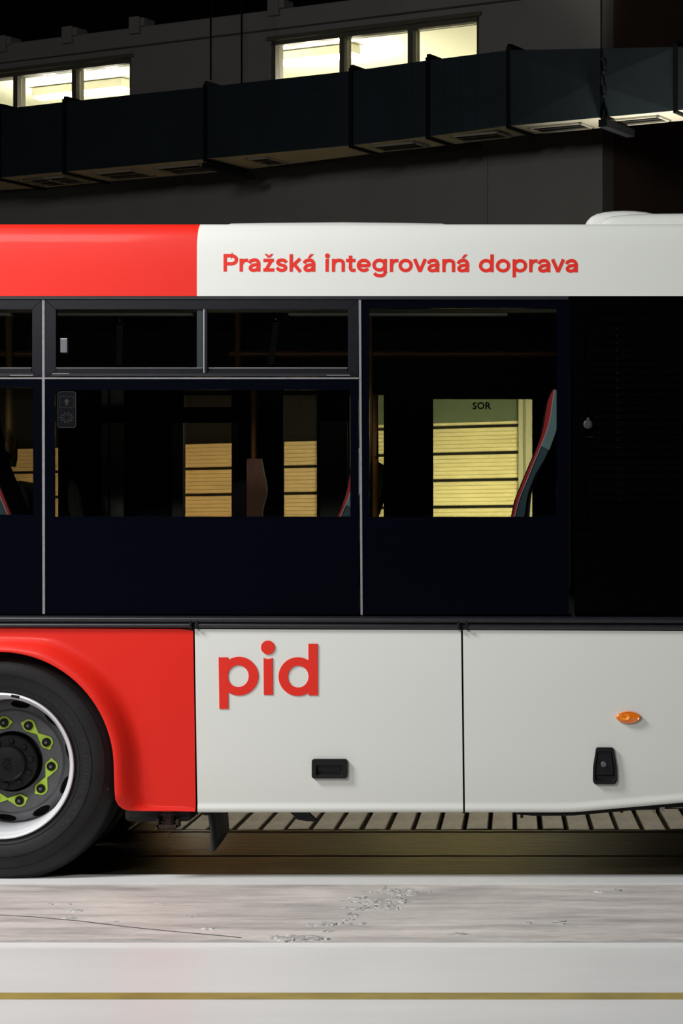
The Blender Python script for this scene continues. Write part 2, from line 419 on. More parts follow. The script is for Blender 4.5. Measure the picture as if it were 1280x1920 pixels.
sectional('door_1', dA0, dA1, WP(390, 821)[1], zdA, WP(390, 877)[1], ptA, TAN, DOORK, 'wide tan ribbed sectional door with dark top section')
d_ = (D0) / (1 + K * (890 - CX) / F); ptB = 50.6 * d_ / F
dB = sectional('door_2', dB0, dB1, WP(890, 789)[1], zdB, WP(890, 848)[1], ptB, OLIVE, GREEN, 'olive ribbed sectional door with green top section')
WB().box(WP(973, 900, .1)[0], WP(981, 900, .1)[0], 0, .12, 0, WP(980, 715)[1]).build('jamb', DOORJ, dB)
WB().box(WP(985, 900, .1)[0], WP(999, 900, .1)[0], 0, .10, 0, WP(980, 715)[1]).build('jamb', DOORJ, dB)

# siren on the recessed wall
n = -5.9; s0, z0 = WP(1175, 274, n); s1, z1 = WP(1190, 249, n)
e = tag(empty('alarm_siren', WL(s0, -6, z0)), 'small grey alarm box with blue light on the brown recessed wall', 'alarm')
WB().box(s0, s1, -6, -5.85, z0, z1).build('housing', SIREN, e, bevel=.03)
WB().box(s0 + .02, s0 + .10, -6, -5.9, z1, WP(1180, 232, n)[1]).build('bracket', SIREN, e)
sl, zl = WP(1184, 271, -5.84); WB().box(sl - .012, sl + .012, -5.85, -5.835, zl - .012, zl + .012).build('status_light', BLUE, e)

# ------------------------------------------------------------------ duct
ND = 1.77
fl = [(-300, 239, 352), (0, 205, 334), (122, 191, 322), (386, 163, 298), (659, 133, 272.5), (803, 113, 256), (954, 94, 236), (1267, 88, 207), (1600, 60, 175)]
thick = [.85, .85, .85, .85, .57, .57, .57, .57, .57]
D = []
for (px, t, b), th in zip(fl, thick):
    s, zt = WP(px, t, ND); _, zb = WP(px, b, ND); D.append((s, zt, zb, th))
duct = tag(empty('ventilation_duct', WL((D[0][0] + D[-1][0]) / 2, ND - .4, D[4][2])), 'long dark sheet-metal ventilation duct hung before the office wall', 'duct')
for i, ((s0, t0, b0, h0), (s1, t1, b1, h1)) in enumerate(zip(D, D[1:])):
    m = WB(); tm = (t0 + t1) / 2; bmz = (b0 + b1) / 2; sm = (s0 + s1) / 2
    cr = .016 if (s1 - s0) > 1.2 else 0
    v = [(s0, ND, b0), (s1, ND, b1), (s1, ND, t1), (s0, ND, t0), (sm, ND + cr, (tm + bmz) / 2),
         (s0, ND - h0, b0), (s1, ND - h1, b1), (s1, ND - h1, t1), (s0, ND - h0, t0)]
    m.add(v, [(0, 1, 4), (1, 2, 4), (2, 3, 4), (3, 0, 4), (5, 8, 7, 6), (3, 2, 7, 8), (0, 3, 8, 5), (1, 6, 7, 2)])
    sec = m.build('duct_section', DUCT, duct)
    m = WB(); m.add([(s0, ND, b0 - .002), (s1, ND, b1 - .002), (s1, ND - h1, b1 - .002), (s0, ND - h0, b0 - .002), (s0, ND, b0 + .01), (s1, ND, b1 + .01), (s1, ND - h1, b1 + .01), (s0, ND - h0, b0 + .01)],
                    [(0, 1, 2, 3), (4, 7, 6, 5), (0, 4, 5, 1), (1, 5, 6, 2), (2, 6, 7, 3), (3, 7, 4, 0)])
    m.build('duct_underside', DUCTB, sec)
    if cr == 0:                                     # standing seams on the short sections
        for k in range(1, 5):
            u = s0 + (s1 - s0) * k / 5; tt = t0 + (t1 - t0) * k / 5; bb = b0 + (b1 - b0) * k / 5
            WB().box(u - .006, u + .006, ND, ND + .008, bb, tt).build('seam', DUCT, sec)
for s, t, b, h in D:
    m = WB(); q = .022; o = .03
    m.box(s - q, s + q, ND - .01, ND + o, b - o, t + o).box(s - q, s + q, ND - h, ND, t, t + o + .04).box(s - q, s + q, ND - h, ND, b - o, b).box(s - q, s + q, ND - h - o, ND - h, b - o, t + o)
    m.build('flange', DUCTF, duct)
for px0, px1, py in ((20, 100, 340), (60, 140, 337), (190, 265, 326), (305, 390, 312), (480, 520, 297), (715, 800, 268), (865, 955, 249), (1010, 1110, 236), (1165, 1255, 221)):
    a, zb = WP(px0 - 12, py, ND - .25); b, _ = WP(px1 - 12, py, ND - .25)
    zz0 = None
    for (s0, t0, b0, h0), (s1, t1, b1, h1) in zip(D, D[1:]):
        if s0 <= (a + b) / 2 <= s1:
            k = ((a + b) / 2 - s0) / (s1 - s0); zz0 = b0 + (b1 - b0) * k; hh = h0 + (h1 - h0) * k
            if s1 - s0 > 1.0: a, b = max(a, s0 + .12), min(b, s1 - .12)
    m = WB(); g = .03; n0, n1 = ND - hh * .82, ND - hh * .22
    m.box(a, b, n0, n0 + g, zz0 - .025, zz0 - .002).box(a, b, n1 - g, n1, zz0 - .025, zz0 - .002).box(a, a + g, n0, n1, zz0 - .025, zz0 - .002).box(b - g, b, n0, n1, zz0 - .025, zz0 - .002)
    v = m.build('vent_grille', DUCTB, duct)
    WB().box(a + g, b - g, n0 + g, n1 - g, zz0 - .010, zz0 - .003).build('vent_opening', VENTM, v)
    for k in range(1, 3):
        u = n0 + (n1 - n0) * k / 3
        WB().box(a + g, b - g, u - .006, u + .006, zz0 - .022, zz0 - .012).build('vane', VENTM, v)
# hangers
def hang(px, py, name='hanger_rod'):
    s, z = WP(px, py, ND + .04)
    WB().box(s - .008, s + .008, ND + .032, ND + .048, z, 11.5).build(name, DUCTF, duct)
hang(395, 150); hang(1127, 222, 'hanger_chain'); hang(453, 157)
s, z = WP(1130, 222, ND + .05)
R_ = .03
for k in range(5):
    zc = z + .06 + k * .13
    pts = [(s + (R_ * math.cos(t) if k % 2 == 0 else 0), ND + .05 + (R_ * math.cos(t) if k % 2 else 0), zc + .08 * math.sin(t)) for t in [i * math.pi / 6 for i in range(13)]]
    WB().tube(pts, .009, 6, False).build('chain_link', DUCTF, duct)
WB().box(s - .03, s + .07, ND - .62, ND + .10, z - .10, z - .02).build('hanger_bar', DUCTF, duct)
s, z = WP(388, 303, ND); WB().box(s - .03, s + .06, ND - .95, ND + .06, z - .08, z - .02).build('hanger_bar', DUCTF, duct)

# ================================================================== THE BUS
bus = tag(empty('city_bus', (-1.3, 1.27, 0)), 'white and red city bus side with dark windows', 'bus')
LX, RX = -1500, 1780                                   # how far the body runs beyond the frame, in photo pixels

# --- roof cove panels, red and white, with a curved parting line
prof = [(555, 0), (530, 0), (500, .0), (475, .0008), (455, .0025), (440, .005), (430, .010), (424, .018), (420.8, .030)]
def zrow(py, Y): return P(0, py, Y).z
def cove2(name, l, r, m):
    b = MB(); rows = []
    for i, (py, Y) in enumerate(prof):
        e = 369 + max(0, i - 4) * 1.2
        a = e if l is None else l; c = e if r is None else r
        rows.append([Vector((P(a + (c - a) * k / 8, py, 0).x, Y, zrow(py, Y))) for k in range(9)])
    zt = rows[-1][0].z
    for Y, dz in ((.06, .003), (.10, .006), (.2, .016), (.45, .036), (.9, .052), (1.27, .056), (1.64, .052), (2.09, .036), (2.35, .016), (2.48, -.02), (2.54, -.1), (2.55, -.3)):
        rows.append([Vector((v.x, Y, zt + dz)) for v in rows[len(prof) - 1]])
    b.grid(rows)
    return b.build(name, m, bus, smooth=50)
rp_red = cove2('roof_panel', LX, None, RED); rp_red['label'] = 'red roof edge panel'
rp_white = cove2('roof_panel', None, RX, WHITE); rp_white['label'] = 'white roof edge panel with red lettering'

# roof hatch and rooftop pods
Yh = .55
h = MB(); sil = [(413, 424), (417, 419), (432, 413.8), (500, 412), (640, 410.4), (760, 412), (828, 413.8), (841, 418), (846, 424)]
rows = []
for Yo, k in ((0, .0), (.03, .7), (.12, 1), (.6, 1.15), (1.1, 1), (1.2, .7), (1.23, 0)):
    rows.append([Vector((P(a, b, Yh).x, Yh + Yo, P(a, 426, Yh).z + (P(a, b, Yh).z - P(a, 426, Yh).z) * k)) for a, b in sil])
h.grid(rows).build('roof_hatch', WHITE, bus, smooth=60)
def pod(name, sil, Y0, dep, base):
    h = MB(); rows = []
    for Yo, k in ((0, 0), (.0, .55), (.02, .85), (.06, 1), (dep * .5, 1.05), (dep - .06, 1), (dep, 0)):
        rows.append([Vector((P(a, b, Y0).x, Y0 + Yo, P(a, base, Y0).z + (P(a, b, Y0).z - P(a, base, Y0).z) * k)) for a, b in sil])
    return h.grid(rows).build(name, WHITE, bus, smooth=50)
pod('air_conditioning_pod', [(1094, 428), (1097, 419), (1101, 411), (1108, 403.5), (1118, 398), (1132, 394.5), (1150, 392.3), (1170, 391.5), (1190, 392), (1210, 394), (1224, 396.5), (1240, 401), (1250, 410), (1253, 428)], .75, 1.0, 430)
pod('air_conditioning_pod', [(1120, 428), (1126, 414), (1136, 406), (1150, 401.5), (1180, 398.5), (1220, 397.2), (1280, 396.5), (1500, 396.5), (1660, 397.5), (1690, 404), (1700, 428)], .35, 1.6, 430)

# --- lettering
def thick_line(b, pts, w, y0, dep):
    pts = [Vector((x, z)) for x, z in pts]; L = []; Rr = []
    for i, p in enumerate(pts):
        if i == 0: d0 = d1 = (pts[1] - p).normalized()
        elif i == len(pts) - 1: d0 = d1 = (p - pts[i - 1]).normalized()
        else: d0 = (p - pts[i - 1]).normalized(); d1 = (pts[i + 1] - p).normalized()
        n0 = Vector((-d0.y, d0.x)); n1 = Vector((-d1.y, d1.x)); n = (n0 + n1)
        n = n.normalized() if n.length > 1e-6 else n0
        k = w / 2 / max(.5, n.dot(n0)); L.append(p + n * k); Rr.append(p - n * k)
    rows = [[(v.x, y0, v.y) for v in L], [(v.x, y0, v.y) for v in Rr], [(v.x, y0 + dep, v.y) for v in Rr], [(v.x, y0 + dep, v.y) for v in L]]
    n = len(pts); vs = [p for r in rows for p in r]; fs = []
    for j in range(n - 1):
        for i in range(4): fs.append((i * n + j, ((i + 1) % 4) * n + j, ((i + 1) % 4) * n + j + 1, i * n + j + 1))
    fs += [(0, n, 2 * n, 3 * n), (n - 1, 4 * n - 1, 3 * n - 1, 2 * n - 1)]
    b.add(vs, fs)
def arc(cx, cy, rx, ry, a0, a1, n=18):
    return [(cx + rx * math.cos(math.radians(a0 + (a1 - a0) * i / n)), cy + ry * math.sin(math.radians(a0 + (a1 - a0) * i / n))) for i in range(n + 1)]
W6 = 6.3; XH = 24.4
def spline(pts, n=6):
    out = []; q = [pts[0]] + list(pts) + [pts[-1]]
    for i in range(1, len(q) - 2):
        p0, p1, p2, p3 = [Vector(v) for v in q[i - 1:i + 3]]
        for k in range(n):
            t = k / n; v = .5 * ((2 * p1) + (p2 - p0) * t + (2 * p0 - 5 * p1 + 4 * p2 - p3) * t * t + (3 * p1 - p0 - 3 * p2 + p3) * t ** 3); out.append((v.x, v.y))
    return out + [tuple(pts[-1])]
def glyph(c, w):
    """strokes of one letter in photo pixels, baseline 0, width w"""
    h = W6 / 2; R = w - h; top = XH
    S = []
    cyc = top / 2; ry = top / 2 - h + .5
    if c == 'P': S = [[(h, 0), (h, 33)], [(h, 33 - h)] + [(w * .55, 33 - h)] + arc(w * .55, 33 - h - 7.6, R - w * .55, 7.6, 90, -90, 14) + [(h, 33 - h - 15.2)]]
    elif c == 'r': S = [[(h, 0), (h, top)], spline([(h, 9), (h + 1, 15), (h + 4, 19.6), (h + 8, 21.2), (w, 21.2)])]
    elif c in 'aá':
        S = [spline([(1.6, 15.6), (4.5, 20), (11, 22), (16.6, 20.6), (R, 15), (R, 9)]) + [(R, 0)],
             spline([(R, 13.0), (13, 12.8), (7.5, 11.6), (h + .2, 7.4), (5.0, 3.6), (10, 2.5), (15, 4.0), (R - .3, 8.5)])]
        
    elif c in 'ž':
        S = [[(0.4, top - h), (w - 1, top - h)], [(w - 5.2, top - h), (5.0, h)], [(0.2, h), (w, h)]]
    elif c == 's':
        S = [spline([(w - 2.0, 17.0), (w - 5, 20.6), (w * .5, 22), (5.2, 20.6), (3.3, 17.4), (5.5, 14.2), (w * .5, 12.4), (w - 5, 10.6), (w - 3.2, 7.2), (w - 5.2, 3.8), (w * .5, 2.4), (5.2, 3.9), (1.5, 7.6)])]
    elif c == 'k': S = [[(h, 0), (h, 33)], [(h + 1, 9.4), (w - 4.6, 24.6)], [(h + 6.5, 13), (w - 3.8, -.4)]]
    elif c == 'i': S = [[(h, 0), (h, top)]]
    elif c == 'n': S = [[(h, 0), (h, top)], spline([(h, 10), (h + 1, 16), (h + 5, 20.6), (w * .56, 21.7), (R - 1.5, 19.8), (R, 14.5), (R, 10)]) + [(R, 0)]]
    elif c == 't': S = [[(8.2, 30.5), (8.2, 9)] + spline([(8.2, 9), (8.6, 5), (11.5, 3.0), (w, 3.0)]), [(0, top - h + .2), (w - .4, top - h + .2)]]
    elif c == 'e': S = [[(h, cyc - .4), (w - 2, cyc - .4)], arc(w / 2, cyc, w / 2 - h, ry, -3, 322, 40)]
    elif c == 'o': S = [arc(w / 2, cyc, w / 2 - h, ry, 0, 360, 44)]
    elif c == 'g': S = [arc((w - 2) / 2 + .4, cyc + .6, (w - 2) / 2 - h + .8, ry - .4, 0, 360, 40), [(R, top), (R, 0)] + spline([(R, 0), (R - 1.2, -4), (R - 5, -6.6), (w * .46, -7), (6.5, -5.6), (3.5, -2.0)])]
    elif c == 'v': S = [[(3.0, top + .2), (w / 2 + .2, 0.6)], [(w - 3.0, top + .2), (w / 2 - .2, 0.6)]]
    elif c == 'd': S = [arc(w / 2 - .6, cyc, w / 2 - h, ry, 0, 360, 40), [(R, 33.5), (R, 0)]]
    elif c == 'p': S = [arc(w / 2 + .6, cyc, w / 2 - h, ry, 0, 360, 40), [(h, top), (h, -9.6)]]
    return S
TEXT = [('P', 418.8, 446), ('r', 448.8, 464.7), ('a', 465.6, 488), ('ž', 493.2, 514), ('s', 517.2, 538.4), ('k', 542.5, 566.9), ('á', 568.2, 590.9),
        ('i', 609.8, 616.6), ('n', 621.8, 646.2), ('t', 648.5, 666.3), ('e', 668.4, 694.9), ('g', 698, 724.9), ('r', 730.3, 746.2), ('o', 746.7, 773.4), ('v', 773.7, 799.9), ('a', 800.8, 823.1), ('n', 828.7, 852.9), ('á', 856.6, 879.1),
        ('d', 897.9, 925), ('o', 929, 956.1), ('p', 960.4, 987.3), ('r', 991.4, 1007), ('a', 1008, 1031.3), ('v', 1032.3, 1058.8), ('a', 1059.8, 1082.8)]
sc = CAMD / F
for word, part in (('Pražská', TEXT[:7]), ('integrovaná', TEXT[7:18]), ('doprava', TEXT[18:])):
    lb = MB(); stag = 0
    for c, a, b in part:
        base = 509.2 + (a - 418) * 1.7 / 665
        def pt(x, y): return ((a + x - CX) * sc, H + (CY - base + y) * sc)
        for st in glyph(c, b - a):
            stag = (stag + 1) % 4
            thick_line(lb, [pt(x, y) for x, y in st], W6 * sc, -.0008 - stag * .00006, .004)
        if c == 'i': lb.prism([pt(3.6 + 4.6 * math.cos(t), 30 + 4.6 * math.sin(t)) for t in [k * math.pi / 12 for k in range(24)]], -.0008, .002)
        if c == 'á': lb.prism([pt(8.2, 26), pt(13.2, 26), pt(19.5, 33.2), pt(13.2, 33.2)], -.0008, .002)
        if c == 'ž': lb.prism([pt(2.4, 33.2), pt(8.1, 26.4), pt(13.1, 26.4), pt(18.8, 33.2), pt(13.9, 33.2), pt(10.6, 29.6), pt(7.3, 33.2)], -.0008, .002)
    o = lb.build('lettering', VINYL, rp_white); o['label'] = 'red lettering ' + word

# --- gasket under the cove, backing frame and window modules
MB().pxbox(LX, 1066, 555, 561.5, -.004, .03).build('gasket', TRIM2, bus, bevel=.003)
MB().pxbox(1066, RX, 555, 561, .003, .03).build('gasket', LOUV, bus)

def clearpane(name, x0, x1, y0, y1, Y, m, parent, t=.004):
    return MB().pxbox(x0, x1, y0, y1, Y, t).build(name, m, parent)
def frame_rect(b, ox0, ox1, oy0, oy1, ix0, ix1, iy0, iy1, Y, dep):
    b.pxbox(ox0, ox1, oy0, iy0, Y, dep).pxbox(ox0, ox1, iy1, oy1, Y, dep).pxbox(ox0, ix0, iy0, iy1, Y, dep).pxbox(ix1, ox1, iy0, iy1, Y, dep)
    return b
def mitre_frame(b, o, i, Y, dep):
    (a0, a1, b0, b1), (c0, c1, d0, d1) = o, i
    b.pxprism([(a0, b0), (c0, d0), (c1, d0), (a1, b0)], Y, dep); b.pxprism([(a0, b1), (a1, b1), (c1, d1), (c0, d1)], Y, dep)
    b.pxprism([(a0, b0), (a0, b1), (c0, d1), (c0, d0)], Y, dep); b.pxprism([(a1, b0), (c1, d0), (c1, d1), (a1, b1)], Y, dep)
    return b

def module(x0, x1, sash, lower, name):
    """x0..x1 outer pixels; sash: list of (ix0, ix1) hopper glass; lower: clear zone (cx0, cx1, cy0, cy1)"""
    e = empty(name, P((x0 + x1) / 2, 1150), bus)
    cx0, cx1, cy0, cy1 = lower
    top = 711 if sash else 562
    f = MB(); frame_rect(f, x0, x1, top, 1151, cx0, cx1, cy0, cy1, .004, .008)
    f.build('enamel_border', FRIT, e)
    clearpane('pane', cx0, cx1, cy0, cy1, .005, GLASS, e)
    if sash:
        ix0 = sash[0][0]; ix1 = sash[-1][1]
        f = MB(); mitre_frame(f, (x0 + .5, x1 - .5, 562, 706), (ix0, ix1, 580, 696), .0, .035); f.build('sliding_frame', TRIM, e, bevel=.0012, seg=1)
        for k, (a, b) in enumerate(sash):
            clearpane('sliding_pane', a, b, 580, 692, .010 if k == 0 else .020, GLASS, e)
            r = MB().pxbox(a, b - 1, 690, 699, .002 if k == 0 else .012, .018).build('sash_rail', TRIM, e, bevel=.002)
            MB().pxbox(a, b - 1, 689.2, 690.6, .001 if k == 0 else .011, .01).build('rail_edge', JOINT if k == 0 else CHROME, r)
            if k == 0 and len(sash) > 1:
                MB().pxbox(b - 12, b, 580, 690, .009, .006).build('sash_edge', EDGEG, e)
                MB().pxbox(b, b + 8, 579, 700, -.002, .022).build('sash_stile', TRIM, e, bevel=.002)
                MB().pxbox(b + .2, b + 2, 580, 699, -.004, .004).build('stile_edge', CHROME, e)
        MB().pxbox(x0 + 14, x1 - 16, 700.5, 705.5, -.003, .02).build('track', TRIM2, e, bevel=.001)
        MB().pxbox(x0 + 14, x0 + 46, 700, 701, -.005, .01).build('track_edge', CHROME, e)
        MB().pxbox(x1 - 60, x1 - 16, 703, 704, -.005, .01).build('track_edge', CHROME, e)
        MB().pxbox(x0, x1, 707.6, 710.6, .001, .012).build('joint', JOINT, e)
    return e
EDGEG = mat('sash_edge_green', (.022, .030, .031), .3, spec=.3)
m1 = module(-510, 78.5, [(-490, 60)], (-490, 62, 727, 965), 'window_module'); 
m2 = module(83.5, 672, [(105, 381), (389, 652)], (103, 656.5, 731, 968.5), 'window_module')
m3 = module(677, 1066, [], (692, 1043, 578, 969), 'window_module')
MB().pxbox(LX, -514, 562, 1151, .004, .012).build('enamel_panel', FRIT, bus)
MB().pxprism([(78.5, 561), (79.6, 1151), (84.2, 1151), (83.5, 561)], .001, .014).build('vertical_joint', JOINT, bus)
MB().pxprism([(672, 561), (675.8, 1153), (679.6, 1153), (676.6, 561)], .001, .014).build('vertical_joint', JOINT, bus)
MB().pxbox(-514, -510, 561, 1151, .001, .014).build('vertical_joint', JOINT, bus)
# sash handle and the printed exit sticker
b = MB().pxbox(113, 126, 635, 661, -.012, .022); hd = b.build('sash_handle', GREYMET, m2, bevel=.002)
MB().pxbox(113.5, 125.5, 634.3, 636, -.0135, .01).build('handle_edge', CHROME, hd)
def rrect(x0, x1, y0, y1, r, n=5):
    out = []
    for cx, cy, a0 in ((x1 - r, y0 + r, 0), (x0 + r, y0 + r, 90), (x0 + r, y1 - r, 180), (x1 - r, y1 - r, 270)):
        out += [(cx + r * math.cos(math.radians(a0 + 90 * i / n)), cy - r * math.sin(math.radians(a0 + 90 * i / n))) for i in range(n + 1)]
    return out
def pxring(b, outer, inner, Y, dep):
    o_ = [P(x, y, Y) for x, y in outer]; i_ = [P(x, y, Y) for x, y in inner]; n = len(o_)
    rows = [[(v.x, Y, v.z) for v in o_], [(v.x, Y, v.z) for v in i_], [(v.x, Y + dep, v.z) for v in i_], [(v.x, Y + dep, v.z) for v in o_]]
    vs = [p for r in rows for p in r]; fs = []
    for j in range(n):
        for i in range(4): fs.append((i * n + j, ((i + 1) % 4) * n + j, ((i + 1) % 4) * n + (j + 1) % n, i * n + (j + 1) % n))
    b.add(vs, fs); return b
st = MB().pxprism(rrect(108, 142.5, 734, 802, 5), .0035, .001).build('exit_sticker', STICKD, m2)
b = MB(); pxring(b, rrect(108, 142.5, 734, 802, 5), rrect(109, 141.5, 735, 801, 4.3), .0025, .0012); 
pxring(b, rrect(111.5, 139, 743, 765, 2), rrect(112.2, 138.3, 743.7, 764.3, 1.6), .0025, .0012)
b.pxprism([(125, 747), (119, 754), (123, 753), (123, 760), (127, 760), (127, 753), (131, 754)], .0025, .0012)
for k in range(10):
    a = k * .628; cx, cy = 125, 783
    b.pxprism([(cx + 3 * math.cos(a), cy + 3 * math.sin(a)), (cx + 13 * math.cos(a - .12), cy + 10 * math.sin(a - .12)), (cx + 13 * math.cos(a + .12), cy + 10 * math.sin(a + .12))], .0025, .0012)
b.build('pictogram', STICK, st)

# --- engine bay panel with louvres
eng = empty('engine_panel', P(1180, 1150), bus)
MB().pxprism([(1070, 561), (1077, 1153), (RX, 1153), (RX, 561)], .012, .02).build('backing', LOUV, eng)
MB().pxprism([(1070, 562), (1071.5, 586), (RX, 586), (RX, 562)], .003, .012).build('top_strip', LOUV, eng, bevel=.001)
MB().pxprism([(1076, 992), (1077.5, 1152), (RX, 1152), (RX, 990)], .003, .012).build('lower_panel', LOUV, eng, bevel=.001)
MB().pxprism([(1071.5, 587), (1075.8, 990), (1098, 990), (1096, 587)], .003, .012).build('stile', LOUV, eng, bevel=.001)
for k in range(25):
    y = 605 + k * 13.95; xl = 1097 + k * .22
    if 12 <= k <= 16: xl += 16
    q0, q1, q2, q3 = P(xl, y - 12.4, .012), P(xl, y, .012), P(RX, y, .012), P(RX, y - 12.4, .012)
    v = [(q0.x, .008, q0.z), (q1.x, .003, q1.z), (q2.x, .003, q2.z), (q3.x, .008, q3.z), (q0.x, .014, q0.z), (q1.x, .006, q1.z), (q2.x, .006, q2.z), (q3.x, .014, q3.z)]
    s_ = MB().add(v, [(0, 1, 2, 3), (4, 7, 6, 5), (0, 4, 5, 1), (1, 5, 6, 2), (2, 6, 7, 3), (3, 7, 4, 0)]).build('louvre', LOUV, eng)
    c = P(1155 + k * .22, y - 3, 0)
    MB().lathe([(.0001, -.001), (.0022, -.0008), (.0028, .004)], (c.x, c.z), 8).build('rivet', TRIM, s_)
LOCKM = mat('dark_lock_metal', (.035, .035, .04), .5, spec=.2)
c = P(1102, 795.5)
lkk = MB().lathe([(.0001, -.006), (.014, -.006), (.0185, -.003), (.0195, .004)], (c.x, c.z), 24).build('engine_lock', LOCKM, eng, smooth=30)
MB().pxbox(1099.6, 1104.6, 783, 788, -.003, .008).build('lock_tab', LOCKM, lkk, bevel=.001)
p0, p1 = P(1098, 792), P(1105, 799)
MB().tube([(P(1103, 800).x, -.0065, P(1103, 800).z), (P(1107, 792).x, -.0065, P(1107, 792).z)], .0012, 6).build('lock_slot', NUT, lkk)
MB().pxbox(1099, 1112, 818.6, 820, .001, .01).build('panel_slot', TRIM, eng)

# --- waist mouldings
def mould(name, x0, x1, y0, y1, dep, m=TRIM2):
    b = MB(); rows = []
    n = 6
    for k in range(7):
        t = k / 6; a = math.pi * t
        rows.append([Vector((P(x, 0, 0).x, .004 - dep * math.sin(a) ** .7 if 0 < k < 6 else .012, P(x, y0 + (y1 - y0) * (1 - math.cos(a)) / 2 + .004 * max(x, 0), 0).z)) for x in (x0, x1)])
    b.grid(rows); b.add([r[0] for r in rows], [tuple(range(7))]); b.add([r[1] for r in rows], [tuple(range(7))])
    return b.build(name, m, bus, smooth=40)
mould('waist_moulding', LX, RX, 1150.5, 1164.5, .022)
MB().pxbox(LX, RX, 1162, 1184, .006, .01).build('moulding_base', DARK, bus)
for a, b in ((LX, 359.5), (366.5, 862), (872, RX)): mould('panel_moulding', a, b, 1165.5, 1176.5, .020)
for a in (357, 369, 860, 875): MB().pxbox(a - 2.4, a + 2.4, 1164.5 + .004 * a, 1177.6 + .004 * a, -.020, .03).build('moulding_end_cap', PLASTIC, bus, bevel=.002)

# --- skirt panels
lip = [(1178, 0, 0), (1200, -.002, 0), (1300, -.004, 0), (1420, -.004, .3), (1490, -.002, 1), (1503, .0015, 1), (1508, .0015, 1), (1513, -.004, 1), (1518, -.005, 1), (1521.5, -.002, 1), (1523.5, .006, 1), (1524, .04, 1)]
def bot(x):
    if x < 1050: return 0
    if x < 1110: return -(x - 1050) ** 2 / 60 * .055
    return -3.3 - (x - 1110) * .088
def skirt(name, xlt, xlb, xrt, xrb, n, m):
    rows = []
    for y, Y, k in lip:
        t = (y - 1178) / 346; xl = xlt + (xlb - xlt) * t; xr = xrt + (xrb - xrt) * t; row = []
        for i in range(n + 1):
            x = xl + (xr - xl) * i / n; yy = y + bot(x) * k
            if y < 1300: yy += .004 * x * (1 if y < 1200 else .3)
            v = P(x, yy, 0); row.append(Vector((v.x, Y, v.z)))
        rows.append(row)
    b = MB().grid(rows); off = Vector((0, .009, 0)); back = [[v + off for v in r] for r in rows]
    b.grid(back).grid([[r[0] for r in rows], [r[0] for r in back]]).grid([[r[-1] for r in rows], [r[-1] for r in back]]).grid([rows[0], back[0]])
    return b.build(name, m, bus, smooth=60)
sk1 = skirt('skirt_panel', 365, 370.5, 864, 868, 16, WHITE); sk1['label'] = 'white skirt panel with red pid letters'
sk2 = skirt('skirt_panel', 867.5, 871.5, RX - 10, RX - 10, 40, WHITE); sk2['label'] = 'white skirt panel with amber marker light'
MB().pxprism([(359, 1170), (366, 1524), (372, 1524), (367, 1170)], .022, .02).build('panel_gap', DARK, bus)
MB().pxprism([(861, 1172), (866, 1525), (874, 1525), (869, 1172)], .022, .02).build('panel_gap', DARK, bus)

# red panel with the flared wheel arch
ACX, ACY, AR = 0, 1438, 215.5
E = [(ACX + AR * math.cos(math.radians(a)), ACY - AR * math.sin(math.radians(a))) for a in range(180, -1, -4)]
E = [(-217, 1508), (-216.5, 1480)] + E + [(216, 1460), (217, 1482), (218.5, 1498), (223, 1509), (231, 1516), (243, 1519.5), (262, 1520.5), (300, 1521), (335, 1521.3), (366, 1521.6)]
n = len(E); O = []
for i, (x, y) in enumerate(E):
    if i < 2: O.append((-300, y - 20)); continue
    a = 180 - 4 * (i - 2)
    if a >= 0:
        if a > 130: O.append((-300, 1490 - (180 - a) / 50 * 312))
        else:
            t = (130 - a) / 130
            k = t * (662 + 300)
            O.append((-300 + k, 1178 + .004 * max(0, k - 300)) if k < 662 else (362 + (k - 662) / 345 * 5, 1178 + (k - 662)))
    else: O.append(None)
k0 = max(i for i, v in enumerate(O) if v); y0 = O[k0][1]; cnt = n - 1 - k0
for j in range(k0 + 1, n):
    t = (j - k0) / cnt; y = y0 + (1512 - y0) * min(1, t * 1.0); O[j] = (362 + (y - 1178) / 345 * 5, y)
rows = []
for d, Y in ((0, .035), (0, .004), (.6, -.022), (2.5, -.032), (8, -.034), (20, -.026), (32, -.013), (42, -.002), (55, .0), (75, 0)):
    row = []
    for i in range(n):
        e_ = Vector(E[i]); o_ = Vector(O[i]); L = (o_ - e_).length
        fade = 1 + .75 * min(1, max(0, (i - 22) / 16))
        if i > n - 8: fade = max(0.16, (n - 1 - i) / 8) * 1.5
        dd = min(d, L * (d / 80)) if L < 80 else d
        q = e_ + (o_ - e_).normalized() * dd; v = P(q.x, q.y, 0)
        row.append(Vector((v.x, Y * fade if Y < 0 else Y, v.z)))
    rows.append(row)
rows.append([Vector((P(*((Vector(E[i]) + Vector(O[i])) / 2), 0).x, -.001, P(*((Vector(E[i]) + Vector(O[i])) / 2), 0).z)) if (Vector(E[i]) - Vector(O[i])).length > 160 else rows[-1][i].lerp(Vector((P(*O[i], 0).x, 0, P(*O[i], 0).z)), .5) for i in range(n)])
rows.append([Vector((P(*O[i], 0).x, 0, P(*O[i], 0).z)) for i in range(n)])
ap = MB().grid(rows).build('arch_panel', RED, bus, smooth=50, weld=True); ap['label'] = 'red panel with flared wheel arch'
MB().pxbox(LX, -303, 1180, 1522, 0, .01).build('skirt_panel', RED, bus)['label'] = 'red skirt panel'

